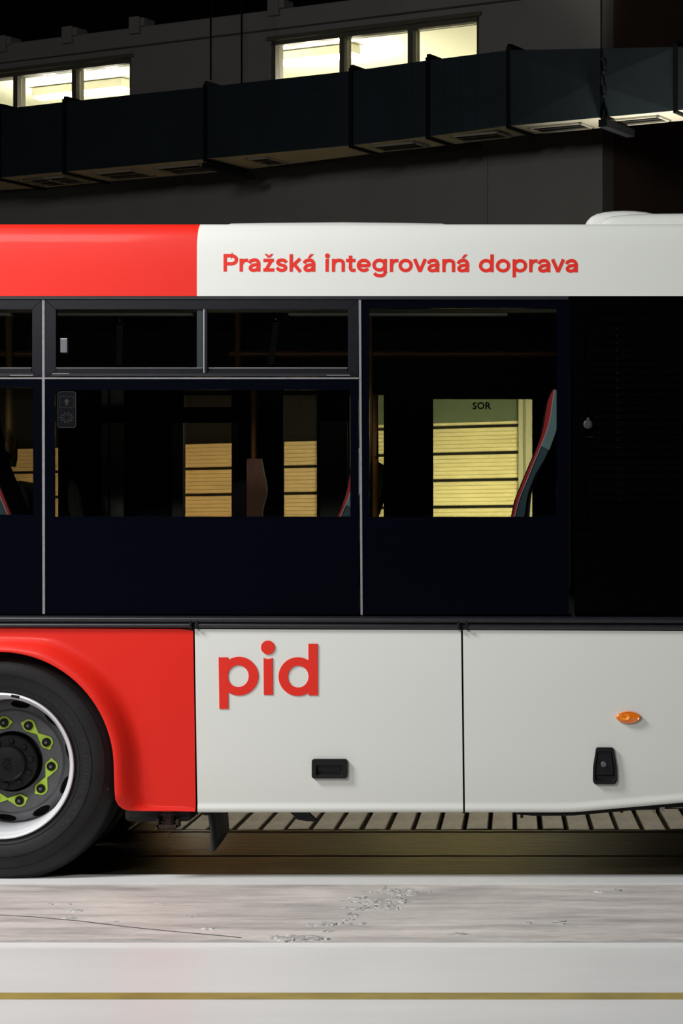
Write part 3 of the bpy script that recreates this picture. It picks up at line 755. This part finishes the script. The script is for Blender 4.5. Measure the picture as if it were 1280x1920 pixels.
# logo letters on the first white panel
lg = MB(); YL = -.0075
def ring_px(b, cx, cy, ro, rix, riy, icx, Y=YL, dep=.006, n=48):
    pxring(b, [(cx + ro * math.cos(6.28319 * i / n), cy + ro * math.sin(6.28319 * i / n)) for i in range(n)], [(icx + rix * math.cos(6.28319 * i / n), cy + riy * math.sin(6.28319 * i / n)) for i in range(n)], Y, dep)
lg.pxprism([(409.5, 1232.5), (411, 1329), (428, 1329), (427, 1232.5)], YL - .0002, .006)
ring_px(lg, 447.8, 1267.7, 36.3, 19.5, 20.5, 446.5)
lg.pxprism([(502 + 13 * math.cos(-i * .2618), 1214 + 13 * math.sin(-i * .2618)) for i in range(24)], YL, .006)
lg.pxprism([(493.8, 1233.8), (494.3, 1302.7), (511.6, 1302.7), (510.8, 1233.6), (506, 1235.2), (502, 1235.6), (498, 1235.2)], YL, .006)
ring_px(lg, 558.2, 1268.6, 36.3, 19.3, 20.5, 558.8)
lg.pxprism([(577.8, 1207), (578.4, 1303.8), (595.8, 1303.8), (595, 1207)], YL - .0002, .006)
o = lg.build('logo_lettering', VINYL, sk1); o['label'] = 'red letters pid'

# pull handle
hn = MB(); pxring(hn, rrect(584, 651, 1423, 1460, 5), rrect(593, 640, 1435, 1454, 1.5), -.021, .016)
hdl = hn.build('pull_handle', PLASTIC, sk1, bevel=.0022); hdl['label'] = 'black recessed pull handle'
hc = MB(); a = [(593, 1435), (593, 1454), (640, 1454), (640, 1435)]
fr = [P(x, y, -.018) for x, y in a]; bk = [P(x, y, -.0058) for x, y in [(595, 1435), (597, 1447), (637, 1447), (639, 1435)]]
hc.add(fr + bk, [(0, 1, 5, 4), (1, 2, 6, 5), (2, 3, 7, 6), (3, 0, 4, 7), (4, 5, 6, 7)]).build('handle_recess', PLASTIC, hdl)
# flush lock on the second panel
tr = [(1117, 1403), (1119, 1401.5), (1147, 1401.5), (1150, 1403.5), (1156, 1438), (1157, 1464), (1154, 1469.5), (1150, 1471), (1117, 1471), (1113, 1469), (1111, 1464), (1111.5, 1438)]
tc_ = Vector((1134, 1438)); tri = [tuple(tc_ + (Vector(p) - tc_) * .80) for p in tr]
lo = MB(); pxring(lo, tr, tri, -.020, .016); lo = lo.build('flush_lock', PLASTIC, sk2, bevel=.002); lo['label'] = 'black flush lock with grey button'
MB().pxprism([(x, y) for x, y in tri], -.004, .003).build('lock_recess', DARK, lo)
MB().pxprism([(1121.5, 1408), (1117, 1440), (1117, 1453), (1149.5, 1453), (1149.5, 1440), (1145, 1408)], -.013, .008).build('lock_flap', PLASTIC, lo, bevel=.001)
c = P(1131.5, 1433, -.013)
MB().lathe([(.0001, -.022), (.0095, -.022), (.0115, -.020), (.012, -.012)], (c.x, c.z), 28).build('lock_button', GREYMET, lo, smooth=30)
# amber side marker
def ell(b, rx, ry, px, py, ys):
    c = P(px, py); k = CAMD / F; rows = []
    for f_, Y in ys: rows.append([(c.x + rx * k * f_ * math.cos(t) * (1 if True else 1), Y, c.z + ry * k * f_ * math.copysign(abs(math.sin(t)) ** 1.25, math.sin(t))) for t in [i * math.pi / 20 for i in range(40)]])
    b.grid(rows, True); b.f.append(tuple(range(len(b.v) - 40, len(b.v))))
    return b
mk = ell(MB(), 24, 11.5, 1177.5, 1344.5, ((1, .0), (1, -.012), (.97, -.017), (.9, -.020), (.86, -.021), (.8, -.019), (.4, -.021))).build('side_marker', AMBER, sk2, smooth=35); mk['label'] = 'oval amber side marker light'
ell(MB(), 11, 6.5, 1170.5, 1344, ((1, -.018), (.9, -.0235), (.5, -.0215), (.15, -.019))).build('marker_bulb', AMBER2, mk, smooth=40)
for a in (1157.5, 1197.5):
    c = P(a, 1344.5); MB().lathe([(.0001, -.0215), (.0022, -.0215), (.0028, -.016)], (c.x, c.z), 10).build('marker_screw', AMBER2, mk)

# --- wheel
YT = .03
wc = P(0, 1437, YT); WX, WZ = wc.x, wc.z
wheel = empty('wheel', (WX, .15, 0), bus); wheel['label'] = 'black tyre on silver rim with lime nut indicators'
c = (WX, WZ)
tp = [(.300, .075), (.303, .058), (.310, .050), (.322, .046), (.3225, .043), (.326, .043), (.3265, .045), (.345, .040), (.372, .037), (.3725, .033), (.376, .033), (.3765, .037), (.400, .038), (.425, .046), (.4255, .043), (.430, .0445), (.4305, .049), (.452, .060), (.470, .074), (.480, .088), (.486, .105), (.489, .13), (.490, .17), (.489, .25), (.482, .28), (.46, .30), (.40, .315), (.33, .30), (.30, .28)]
MB().lathe(tp, c, 128, clampz=.0005).build('tyre', RUBBER, wheel, smooth=35)
tyre = bpy.data.objects['tyre']
MB().lathe([(r, y + .32) for r, y in tp], c, 64, clampz=.0005).build('inner_tyre', RUBBER, wheel, smooth=35)
rim = MB().lathe([(.299, .085), (.3025, .060), (.3035, .047), (.301, .040), (.296, .0385), (.291, .043), (.2885, .055), (.287, .064), (.279, .075), (.2765, .088), (.274, .12), (.2715, .15), (.268, .20), (.264, .27), (.262, .30)], c, 128).build('rim', STEEL, wheel, smooth=40)
# disc with real hand holes
def disc_pt(r, a):
    if r <= .212: y = .275
    elif r <= .222: y = .275 + (r - .212) / .010 * .012
    else: y = .287 + min(1, (r - .222) / .04) ** 1.2 * .022
    return Vector((WX + r * math.cos(a), y, WZ + r * math.sin(a)))
dm = MB()
dm.grid([[disc_pt(r, 2 * math.pi * k / 120) for k in range(120)] for r in (.128, .13, .17, .208, .212, .217, .222)], True)
for q in range(10):
    a0 = math.radians(-6.8 + 18 + 36 * q); hw = math.radians(18); N = 40; outer = []; inner = []
    for i in range(N):
        t = 2 * math.pi * i / N; cx_, cy_ = math.cos(t), math.sin(t); m_ = max(abs(cx_), abs(cy_))
        outer.append(disc_pt(.243 + .021 * cy_ / m_, a0 + hw * cx_ / m_))
        inner.append(disc_pt(.243 + .0165 * cy_, a0 + math.radians(9.6) * cx_))
    deep = [v + Vector((0, .03, 0)) for v in inner]
    dm.grid([outer, inner, deep], True)
dm.grid([[disc_pt(.128, 2 * math.pi * k / 120) + Vector((0, d, 0)) for k in range(120)] for d in (0, .02)], True)
dm.build('disc', STEEL2, wheel, smooth=35)
MB().lathe([(.30, .34), (.05, .345)], c, 48).build('drum', DARK, wheel)
hubp = MB().lathe([(.0001, .162), (.05, .163), (.066, .166), (.073, .172), (.0745, .20), (.112, .203), (.1145, .207), (.115, .235), (.105, .25), (.105, .345)], c, 64).build('hub', HUB, wheel, smooth=30)
for k in range(10):
    a = math.radians(11 + 36 * k); q = (WX + .0935 * math.cos(a), WZ + .0935 * math.sin(a))
    MB().lathe([(.0001, .190), (.0115, .190), (.013, .193), (.013, .205)], q, 6).build('hub_bolt', HUB, hubp)
em = MB().lathe([(.014, .1605), (.016, .1585), (.018, .1605)], c, 28); em.lathe([(.0001, .158), (.005, .158), (.007, .163)], c, 16)
for sgn in (-1, 1): em.box(WX - .016, WX + .018, .158, .163, WZ + sgn * .022 - .0012, WZ + sgn * .022 + .0012)
em.tube([(WX - .008, .159, WZ + .006), (WX, .159, WZ - .001), (WX + .009, .159, WZ + .007)], .0015, 6)
em.build('hub_emblem', NUT, hubp)
nutm = MB().lathe([(.0001, .2475), (.006, .2475), (.0085, .249), (.0085, .253), (.0165, .253), (.0185, .256), (.019, .2745)], (0, 0), 24).mesh('wheel_nut', 30); nutm.materials.append(NUT)
studm = MB().lathe([(.0001, .2445), (.0062, .2445), (.0072, .2475)], (0, 0), 12).mesh('stud', 30); studm.materials.append(STUD)
# lime pointers: rounded eye with a tip and a small thumb tab
tip = []
for i in range(25):
    a = math.radians(58 + (302 - 58) * i / 24); tip.append((.0265 * math.cos(a), .0265 * math.sin(a)))
tabl = []
for x, y in tip:
    r = math.hypot(x, y); a = math.degrees(math.atan2(y, x)) % 360
    k = math.exp(-((a - 205) / 14) ** 2) * .0085; tabl.append((x * (r + k) / r, y * (r + k) / r))
ind = MB().prism(tabl + [(.0515, -.004), (.0525, 0), (.0515, .004)], .266, .273).mesh('nut_indicator', None, .0008, 1); ind.materials.append(LIME)
tabr = [(x, -y) for x, y in tabl][::-1]
ind2 = MB().prism(tabr + [(.0515, -.004), (.0525, 0), (.0515, .004)], .266, .273).mesh('nut_indicator', None, .0008, 1); ind2.materials.append(LIME)
for k in range(10):
    ad = -6.8 + 36 * k; a = math.radians(ad); bx, bz = WX + .1675 * math.cos(a), WZ + .1675 * math.sin(a)
    cw = k in (2, 0, 8, 6, 4)                       # partner lies clockwise
    partner = math.radians(ad - 36 if cw else ad + 36)
    dx, dz = WX + .1675 * math.cos(partner) - bx, WZ + .1675 * math.sin(partner) - bz; ang = math.atan2(dz, dx)
    for me, nm, mx in ((nutm, 'wheel_nut', 0), (studm, 'stud', 0), (ind if cw else ind2, 'nut_indicator', -ang)):
        o = bpy.data.objects.new(nm, me); link(o, wheel); o.location = (bx, 0, bz); o.rotation_euler = (0, mx, 0)
# rim balance weight clip
q = math.radians(78); MB().box(-.018, .018, .036, .05, .288, .300, Matrix.Translation((WX, 0, WZ)) @ Matrix.Rotation(math.pi / 2 - q, 4, 'Y')).build('balance_weight', NUT, wheel, bevel=.003)
# raised sidewall writing
def sidewall(text, r, a0, a1, size, ybase, h=.003):
    b = MB(); n = len(text)
    dg = None
    for i, ch in enumerate(text):
        if ch == ' ': continue
        cu = bpy.data.curves.new('t', 'FONT'); cu.body = ch; cu.size = size; cu.align_x = 'CENTER'; cu.resolution_u = 2; cu.extrude = h / 2
        ob = bpy.data.objects.new('t', cu); COL.objects.link(ob)
        bpy.context.view_layer.update(); me = ob.evaluated_get(bpy.context.evaluated_depsgraph_get()).to_mesh()
        a = math.radians(a0 + (a1 - a0) * i / max(1, n - 1)); rot = a - math.pi / 2
        vs = []
        for v in me.vertices:
            x, y = v.co.x, v.co.y
            vs.append((WX + r * math.cos(a) + x * math.cos(rot) - y * math.sin(rot), ybase - v.co.z, WZ + r * math.sin(a) + x * math.sin(rot) + y * math.cos(rot)))
        b.add(vs, [tuple(p.vertices) for p in me.polygons])
        bpy.data.objects.remove(ob, do_unlink=True); bpy.data.curves.remove(cu)
    return b.build('sidewall_lettering', SIDEL, wheel)
SIDEL = mat('raised_tyre_lettering', (.028, .028, .031), .4)
sidewall('Conti Urban HA3 M+S', .347, 17, -46, .026, .0385)
sidewall('REGROOVABLE', .330, -24, -50, .013, .0425)
sidewall('TREAD SIDE NO', .331, 8, -14, .009, .0425)
sidewall('275/70R22.5 148/145J', .338, 55, 29, .013, .0415)
MB().lathe([(.3775, .0385), (.3782, .0362), (.379, .0385)], c, 128).build('sidewall_rib', SIDEL, wheel, smooth=30)
for px, py in ((184, 1394), (203, 1480), (40, 1615)):
    q = P(px, py, .05); MB().lathe([(.0001, .048), (.004, .050), (.0055, .062), (.0055, .075)], (q.x, q.z), 12).build('wear_dimple', DARK, wheel)

# --- underbody
un = empty('underbody', (-1.3, 1.27, .3), bus)
xl, xr = P(LX, 0).x, P(RX, 0).x
MB().box(xl, WX - .62, .05, 2.45, .33, .45).box(WX + .62, xr, .05, 2.45, .34, .45).build('chassis_floor', DARK, un)
il = MB().box(xl, WX - .58, .03, .045, .30, 1.10).box(WX + .58, xr, .03, .045, .36, 1.10).box(WX - .58, WX + .58, .03, .045, .98, 1.10); il.build('light_block_sheet', DARK, un)  # unseen black sheet added behind the skirts to stop light through the gaps
MB().lathe([(.56, .06), (.56, .95)], c, 40, 0, math.pi).build('wheel_housing', DARK, un)
MB().box(WX - .6, WX + .6, .9, .95, .2, 1.1).build('wheel_housing_wall', DARK, un)
MB().tube([(WX, .5, WZ), (WX, 2.2, WZ)], .09, 14).build('axle', DARK, un)
MB().lathe([(r, 2.53 - y) for r, y in tp], c, 64, clampz=.0005).build('far_tyre', RUBBER, un, smooth=35)
MB().lathe([(r, 2.21 - y) for r, y in tp], c, 64, clampz=.0005).build('far_tyre', RUBBER, un, smooth=35)
MB().lathe([(.305, 2.30), (.05, 2.30)], c, 40).build('far_disc', DARK, un)
MB().box(xl, WX - .55, 2.50, 2.53, .29, .75).box(WX + .55, xr, 2.50, 2.53, .29, .75).box(WX - .55, WX + .55, 2.50, 2.53, .96, 1.3).build('far_skirt', WHITE, un)
MB().lathe([(.56, 1.60), (.56, 2.49)], c, 40, 0, math.pi).build('wheel_housing', DARK, un)
MB().box(WX - .6, WX + .6, 1.58, 1.62, .2, 1.1).build('wheel_housing_wall', DARK, un)
MB().box(P(225, 0).x, P(352, 0).x, .10, .5, P(0, 1541, .1).z, .40).build('suspension_beam', DARK, un, bevel=.02)
jb = MB(); q = P(316, 1530, .10); X, Z = q.x, q.z
for r, z0, z1 in ((.030, .305, .27), (.036, .27, .262), (.028, .262, .225)):
    jb.tube([(X, .10, z0), (X, .10, z1)], r, 10)
jb.box(X - .044, X + .044, .06, .14, .213, .225).box(X - .046, X - .036, .06, .14, .213, .25).box(X + .036, X + .046, .06, .14, .213, .25)
jb.tube([(X + .004, .10, .213), (X + .004, .10, .203), (X + .004, .10, .196)], [.03, .026, .010], 10).tube([(X + .004, .10, .20), (X + .005, .10, .168)], [.006, .003], 6)
jb.build('suspension_bolt', RUST, un)
# rear mud flap seen edge-on, and a bent deflector plate
MF = mat('mud_flap_rubber', (.03, .03, .032), .45)
mf = MB(); A = [(388, 1520, .10), (391.5, 1598, .10)]; t0, b0 = P(387, 1515, .10), P(390, 1598, .10)
rows = []
for k in range(9):
    t = k / 8; z = t0.z + (b0.z - t0.z) * t; x = t0.x + (b0.x - t0.x) * t + .012 * math.sin(t * 2.2); 
    rows.append([Vector((x, .10, z)), Vector((x + .004, .22, z + .001)), Vector((x + .006, .42, max(z, b0.z + .015))), Vector((x + .006, .62, max(z, b0.z + .03)))])
o = mf.grid(rows).build('mud_flap', MF, un, smooth=60); md = o.modifiers.new('t', 'SOLIDIFY'); md.thickness = .009
MB().box(t0.x - .012, t0.x + .014, .09, .64, t0.z - .03, t0.z + .05).build('mud_flap_bracket', DARK, un, bevel=.003)
MB().pxprism([(536, 1516), (557, 1537), (575, 1540), (598, 1541), (575, 1519), (573, 1516)], .30, .02).build('deflector', PLASTIC, un, bevel=.003)
MB().pxprism([(1040, 1520), (975, 1523), (968, 1527), (1000, 1530), (1075, 1529.5), (1180, 1520), (1285, 1513.5), (1500, 1495), (1500, 1480), (1110, 1514)], .10, .5).build('engine_tray', DARK, un, bevel=.003)
for a, b in ((978, 1533), (1058, 1530.5), (1165, 1523.5)):
    q = P(a, b - 2, .09); MB().tube([(q.x, .11, q.z), (q.x, .085, q.z)], .007, 8).build('tray_bolt', RUST, un)
CLIP = mat('pale_clip', (.4, .4, .38), .5)
MB().pxprism([(1223, 1518), (1225, 1525), (1229, 1524), (1229, 1518)], .09, .02).build('cable_clip', CLIP, un)
MB().pxprism([(1236, 1514), (1240, 1521), (1245, 1521), (1246, 1513)], .09, .02).build('cable_clip', CLIP, un)

# --- cabin shell
cab = empty('cabin', (-1.3, 1.27, .45), bus)
MB().box(xl, WX - .62, .05, 2.48, .45, .50).box(WX - .62, WX + .62, .95, 1.6, .45, .50).box(WX - .62, WX + .62, .05, .95, 1.03, 1.06).box(WX - .62, WX + .62, 1.6, 2.48, 1.03, 1.06).box(WX + .62, xr, .05, 2.48, .45, .50).build('cabin_floor', INTER, cab)
MB().box(xl, xr, .06, 2.48, 2.50, 2.54).build('cabin_ceiling', INTERC, cab)
MB().box(xr - .02, xr + .02, .05, 2.5, .4, 2.6).build('rear_bulkhead', INTER, cab)
MB().box(xl - .02, xl + .02, .05, 2.5, .4, 2.6).build('front_bulkhead', INTER, cab)
MB().box(P(1066, 0).x, P(1070, 0).x, .05, 2.4, 1.2, 2.5).build('engine_bulkhead', INTER, cab)
YF = 2.46
fb = MB()
ops = [(-420, 109, 700), (345, 434, 740), (531, 594, 740), (655, 666, 740), (703, 719, 740), (811.5, 997.5, 747.5)]
xs = [-1900] + [v for o in ops for v in o[:2]] + [1700]
for i in range(0, len(xs), 2): fb.pxbox(xs[i], xs[i + 1], 560, 1300, YF, .05)
for a, b, t in ops: fb.pxbox(a, b, 560, t, YF, .05).pxbox(a, b, 1010, 1300, YF, .05)
fb.build('far_side_wall', INTER, cab)
for a, b, t in ops: clearpane('far_pane', a, b, t, 1010, YF + .02, GLASS2, cab)
GREYP = mat('door_pillar_grey', (.55, .54, .42), .5)
for a, b in ((190, 203), (206, 232)): MB().pxbox(a, b, 728, 1005, 2.3, .04).build('door_pillar', GREYP, cab, bevel=.003)
for a, b in ((322, 343), (435, 446), (600, 651)): MB().pxbox(a, b, 790, 1005, 2.38, .03).build('door_leaf_frame', mat('door_leaf_grey', (.36, .36, .31), .5), cab, bevel=.003)
MB().pxbox(180, 443, 763, 792, 2.2, .05).build('door_crossbar', DARK, cab)
# maker's mark on the far glass, printed to be read from outside
for tx, px, py, sz, mt in (('SOR', 902.5, 767, .05, DARK), ('SO', 711, 944, .03, STICK)):
    cu = bpy.data.curves.new('t', 'FONT'); cu.body = tx; cu.size = sz; cu.align_x = 'CENTER'; cu.extrude = .0005; cu.offset = .0012; cu.resolution_u = 2
    ob = bpy.data.objects.new('t', cu); COL.objects.link(ob); bpy.context.view_layer.update()
    me = ob.evaluated_get(bpy.context.evaluated_depsgraph_get()).to_mesh(); q = P(px, py, YF + .015)
    b = MB(); b.add([(q.x + v.co.x, q.y - v.co.z, q.z + v.co.y) for v in me.vertices], [tuple(p.vertices) for p in me.polygons])
    bpy.data.objects.remove(ob, do_unlink=True); bpy.data.curves.remove(cu)
    b.build('glass_mark', mt, cab)

# ceiling light strips
for a, b, Y in ((60, 361, .5), (540, 660, .5), (680, 951, .5), (-400, 20, .5)):
    MB().pxbox(a, b, 586.5, 590.5, Y, .06).build('light_strip', STRIPM, cab, bevel=.003)
MB().pxbox(-400, 1050, 579.5, 584.5, .62, .05).build('ceiling_trim', mat('ceiling_trim_olive', (.4, .39, .28), .5), cab)
# grab rails and poles
def pole(pxa, pya, pxb, pyb, Y, r, m, name='grab_pole'):
    return MB().tube([P(pxa, pya, Y), P(pxb, pyb, Y)], r, 14).build(name, m, cab, smooth=40)
pl1 = pole(17, 560, 18, 850, .9, .018, POLEY); MB().pxprism([(9, 826), (9, 856), (14, 874), (26, 875), (29, 860), (29, 826)], .88, .05).build('pole_joint', POLEY, pl1, bevel=.006)
MB().tube([P(-30, 845, .86), P(0, 847, .86), P(12, 851, .86), P(18, 860, .86)], .012, 10).build('pole_hook', PLASTIC, pl1, smooth=40)
pole(694, 560, 694, 990, .8, .010, POLEY)
pl2 = pole(702, 740, 704, 985, 1.0, .016, POLE); MB().pxprism([(697, 806), (697, 852), (700, 857), (706, 857), (707, 807)], .97, .06).build('pole_joint', POLE, pl2, bevel=.004)
pole(476, 720, 476, 862, 1.2, .0135, POLE)
pole(446, 560, 446, 720, 1.5, .016, POLE); pole(430, 663, 1050, 663, 1.5, .015, POLE, 'grab_rail'); pole(-300, 663, 60, 663, 1.5, .015, POLE, 'grab_rail')
for a, b, c0, c1, lean in ((213, 236, 590, 610, 0), (506, 528, 587, 609, -8)):
    sb = MB().pxbox(a, b, c0, c1, .8, .05).build('strap_holder', PLASTIC, cab, bevel=.008)
    m_ = (a + b) / 2
    MB().pxprism([(m_ - 6, c1), (m_ - 7 + lean, c1 + 74), (m_ + 4 + lean, c1 + 74), (m_ + 6, c1)], .82, .006).build('strap', mat('grey_strap', (.06, .06, .06), .6), sb)
    q = P(m_, (c0 + c1) / 2, .8); MB().lathe([(.0001, .795), (.004, .796), (.005, .80)], (q.x, q.z), 8).build('strap_screw', CHROME, sb)
# wooden partition with a wavy pale edge
right = [(489, 860), (491, 868), (494, 885), (498, 902), (500, 915), (499, 930), (495, 944), (492, 955), (491.5, 968), (491.5, 1010)]
pt = MB().pxprism([(464, 860), (462, 863), (462, 1010)] + right[::-1], 1.18, .025).build('wood_partition', WOOD, cab, bevel=.002)
b = MB(); b.tube([P(x + .8, y, 1.175) for x, y in right], .004, 8); b.build('partition_edge', mat('pale_edge_strip', (.35, .33, .22), .3), pt, smooth=40)
MB().pxprism([(437, 905), (447, 901), (462, 901), (462, 1010), (435, 1010), (435, 910)], 1.5, .06).build('partition_box', DARK, cab, bevel=.004)

# --- passenger seats
Fc = [(950, 1010), (955, 985), (959.7, 968), (966, 939), (977, 910), (992.5, 873), (1005.6, 842.5), (1016.6, 809.7), (1022, 779), (1027.5, 750.6), (1036, 732), (1040, 730)]
Mc = [(953.5, 1010), (958.5, 985), (963.6, 968), (972.8, 934), (986, 901.6), (1001, 864), (1013, 836), (1024.5, 805), (1031, 779), (1034.6, 753), (1038, 733), (1040, 730.5)]
Bc = [(970, 1010), (977, 985), (982.7, 968), (990, 923), (1005.6, 888.5), (1021, 862), (1029, 844), (1039.5, 816), (1045, 795), (1048, 770), (1048, 745), (1044, 732)]
YS = .30
def smooth_c(c): return spline(c, 4)
def between(b, A, C, Y, wid):
    n = len(A)
    rows = [[P(*p, YS) for p in A], [P(*p, YS) for p in C]]
    fr = [[Vector((v.x, Y, v.z)) for v in r] for r in rows]; bk = [[Vector((v.x, Y + wid, v.z)) for v in r] for r in rows]
    b.grid([fr[0], fr[1]]).grid([bk[0], bk[1]]).grid([fr[0], bk[0]]).grid([fr[1], bk[1]])
    b.add([fr[0][0], fr[1][0], bk[1][0], bk[0][0]], [(0, 1, 2, 3)]); b.add([fr[0][-1], fr[1][-1], bk[1][-1], bk[0][-1]], [(0, 1, 2, 3)])
Fs, Ms, Bs = smooth_c(Fc), smooth_c(Mc), smooth_c(Bc)
CLOTH = mat('dark_seat_cloth', (.012, .010, .010), .9)
def seat(loc=(0, 0, 0)):
    s = empty('passenger_seat', P(965, 1250, YS), cab)
    b = MB(); between(b, Fs, Ms, YS + .004, .42); b.build('backrest_upholstery', SEATRED, s, weld=True)
    b = MB(); between(b, [(x - 2.2, y) for x, y in Fs], [(x - .2, y) for x, y in Fs], YS + .012, .404); b.build('backrest_cloth', CLOTH, s, weld=True)
    M2 = [(x + 1.6, y + .6) for x, y in Ms]
    b = MB(); between(b, Ms, M2, YS, .43); b.build('piping', PIPING, s, weld=True)
    k = 24
    b = MB(); between(b, M2[k:], Bs[k:], YS, .43); b.build('upper_shell', SEATTEAL, s, weld=True)
    b = MB(); between(b, M2[:k + 1], [(x - 1.5 * (i > 14), y) for i, (x, y) in enumerate(Bs[:k + 1])], YS + .006, .418); b.build('lower_shell', SEATDARK, s, weld=True)
    N = [(x + 1 + 15 * max(0, 1 - i / 20), y) for i, (x, y) in enumerate(Bs[:k + 1])]
    b = MB(); between(b, [(x - 1.5, y) for x, y in Bs[:k + 1]], N, YS + .03, .36); b.build('back_cover', SEATNAVY, s, weld=True)
    b = MB(); b.pxprism([(770, 1030), (772, 1005), (800, 996), (955, 1000), (968, 1012), (966, 1040)], YS + .01, .40); b.build('seat_cushion', CLOTH, s, bevel=.01)
    b = MB(); b.pxprism([(790, 1042), (966, 1042), (966, 1056), (800, 1056)], YS + .02, .38); b.build('seat_pan', SEATDARK, s)
    b = MB(); b.pxprism([(870, 1056), (940, 1056), (950, 1250), (860, 1250)], YS + .12, .18); b.build('pedestal', SEATNAVY, s)
    return s
seat0 = seat()
base_loc = Vector(WORLD[seat0.name])
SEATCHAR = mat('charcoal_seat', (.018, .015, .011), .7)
def seat_copy(dx, dy, Y, mirror=None, dark=False):
    r = seat0.copy(); COL.objects.link(r); r.parent = cab; r.matrix_parent_inverse = seat0.matrix_parent_inverse.copy()
    k = (CAMD + YS) / F
    loc = base_loc + Vector((dx * k, Y - YS, -dy * k))
    if mirror is not None:                                # face the other way; mirror = pixel sum
        loc = Vector((((mirror - 965) - CX) * (CAMD + Y) / F, loc.y, loc.z)); r.scale = (-1, 1, 1)
    r.location = loc
    for ch in list(seat0.children):
        c_ = ch.copy(); COL.objects.link(c_); c_.parent = r; c_.matrix_parent_inverse = ch.matrix_parent_inverse.copy()
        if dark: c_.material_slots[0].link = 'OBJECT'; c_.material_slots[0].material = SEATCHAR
seat_copy(-366, 110, .30)
seat_copy(0, 30, .30, 987)
seat_copy(0, 150, 1.75, 1065, True); seat_copy(0, 150, 1.75, 1165, True); seat_copy(-366, 110, 1.75, None, True); seat_copy(0, 0, .80)
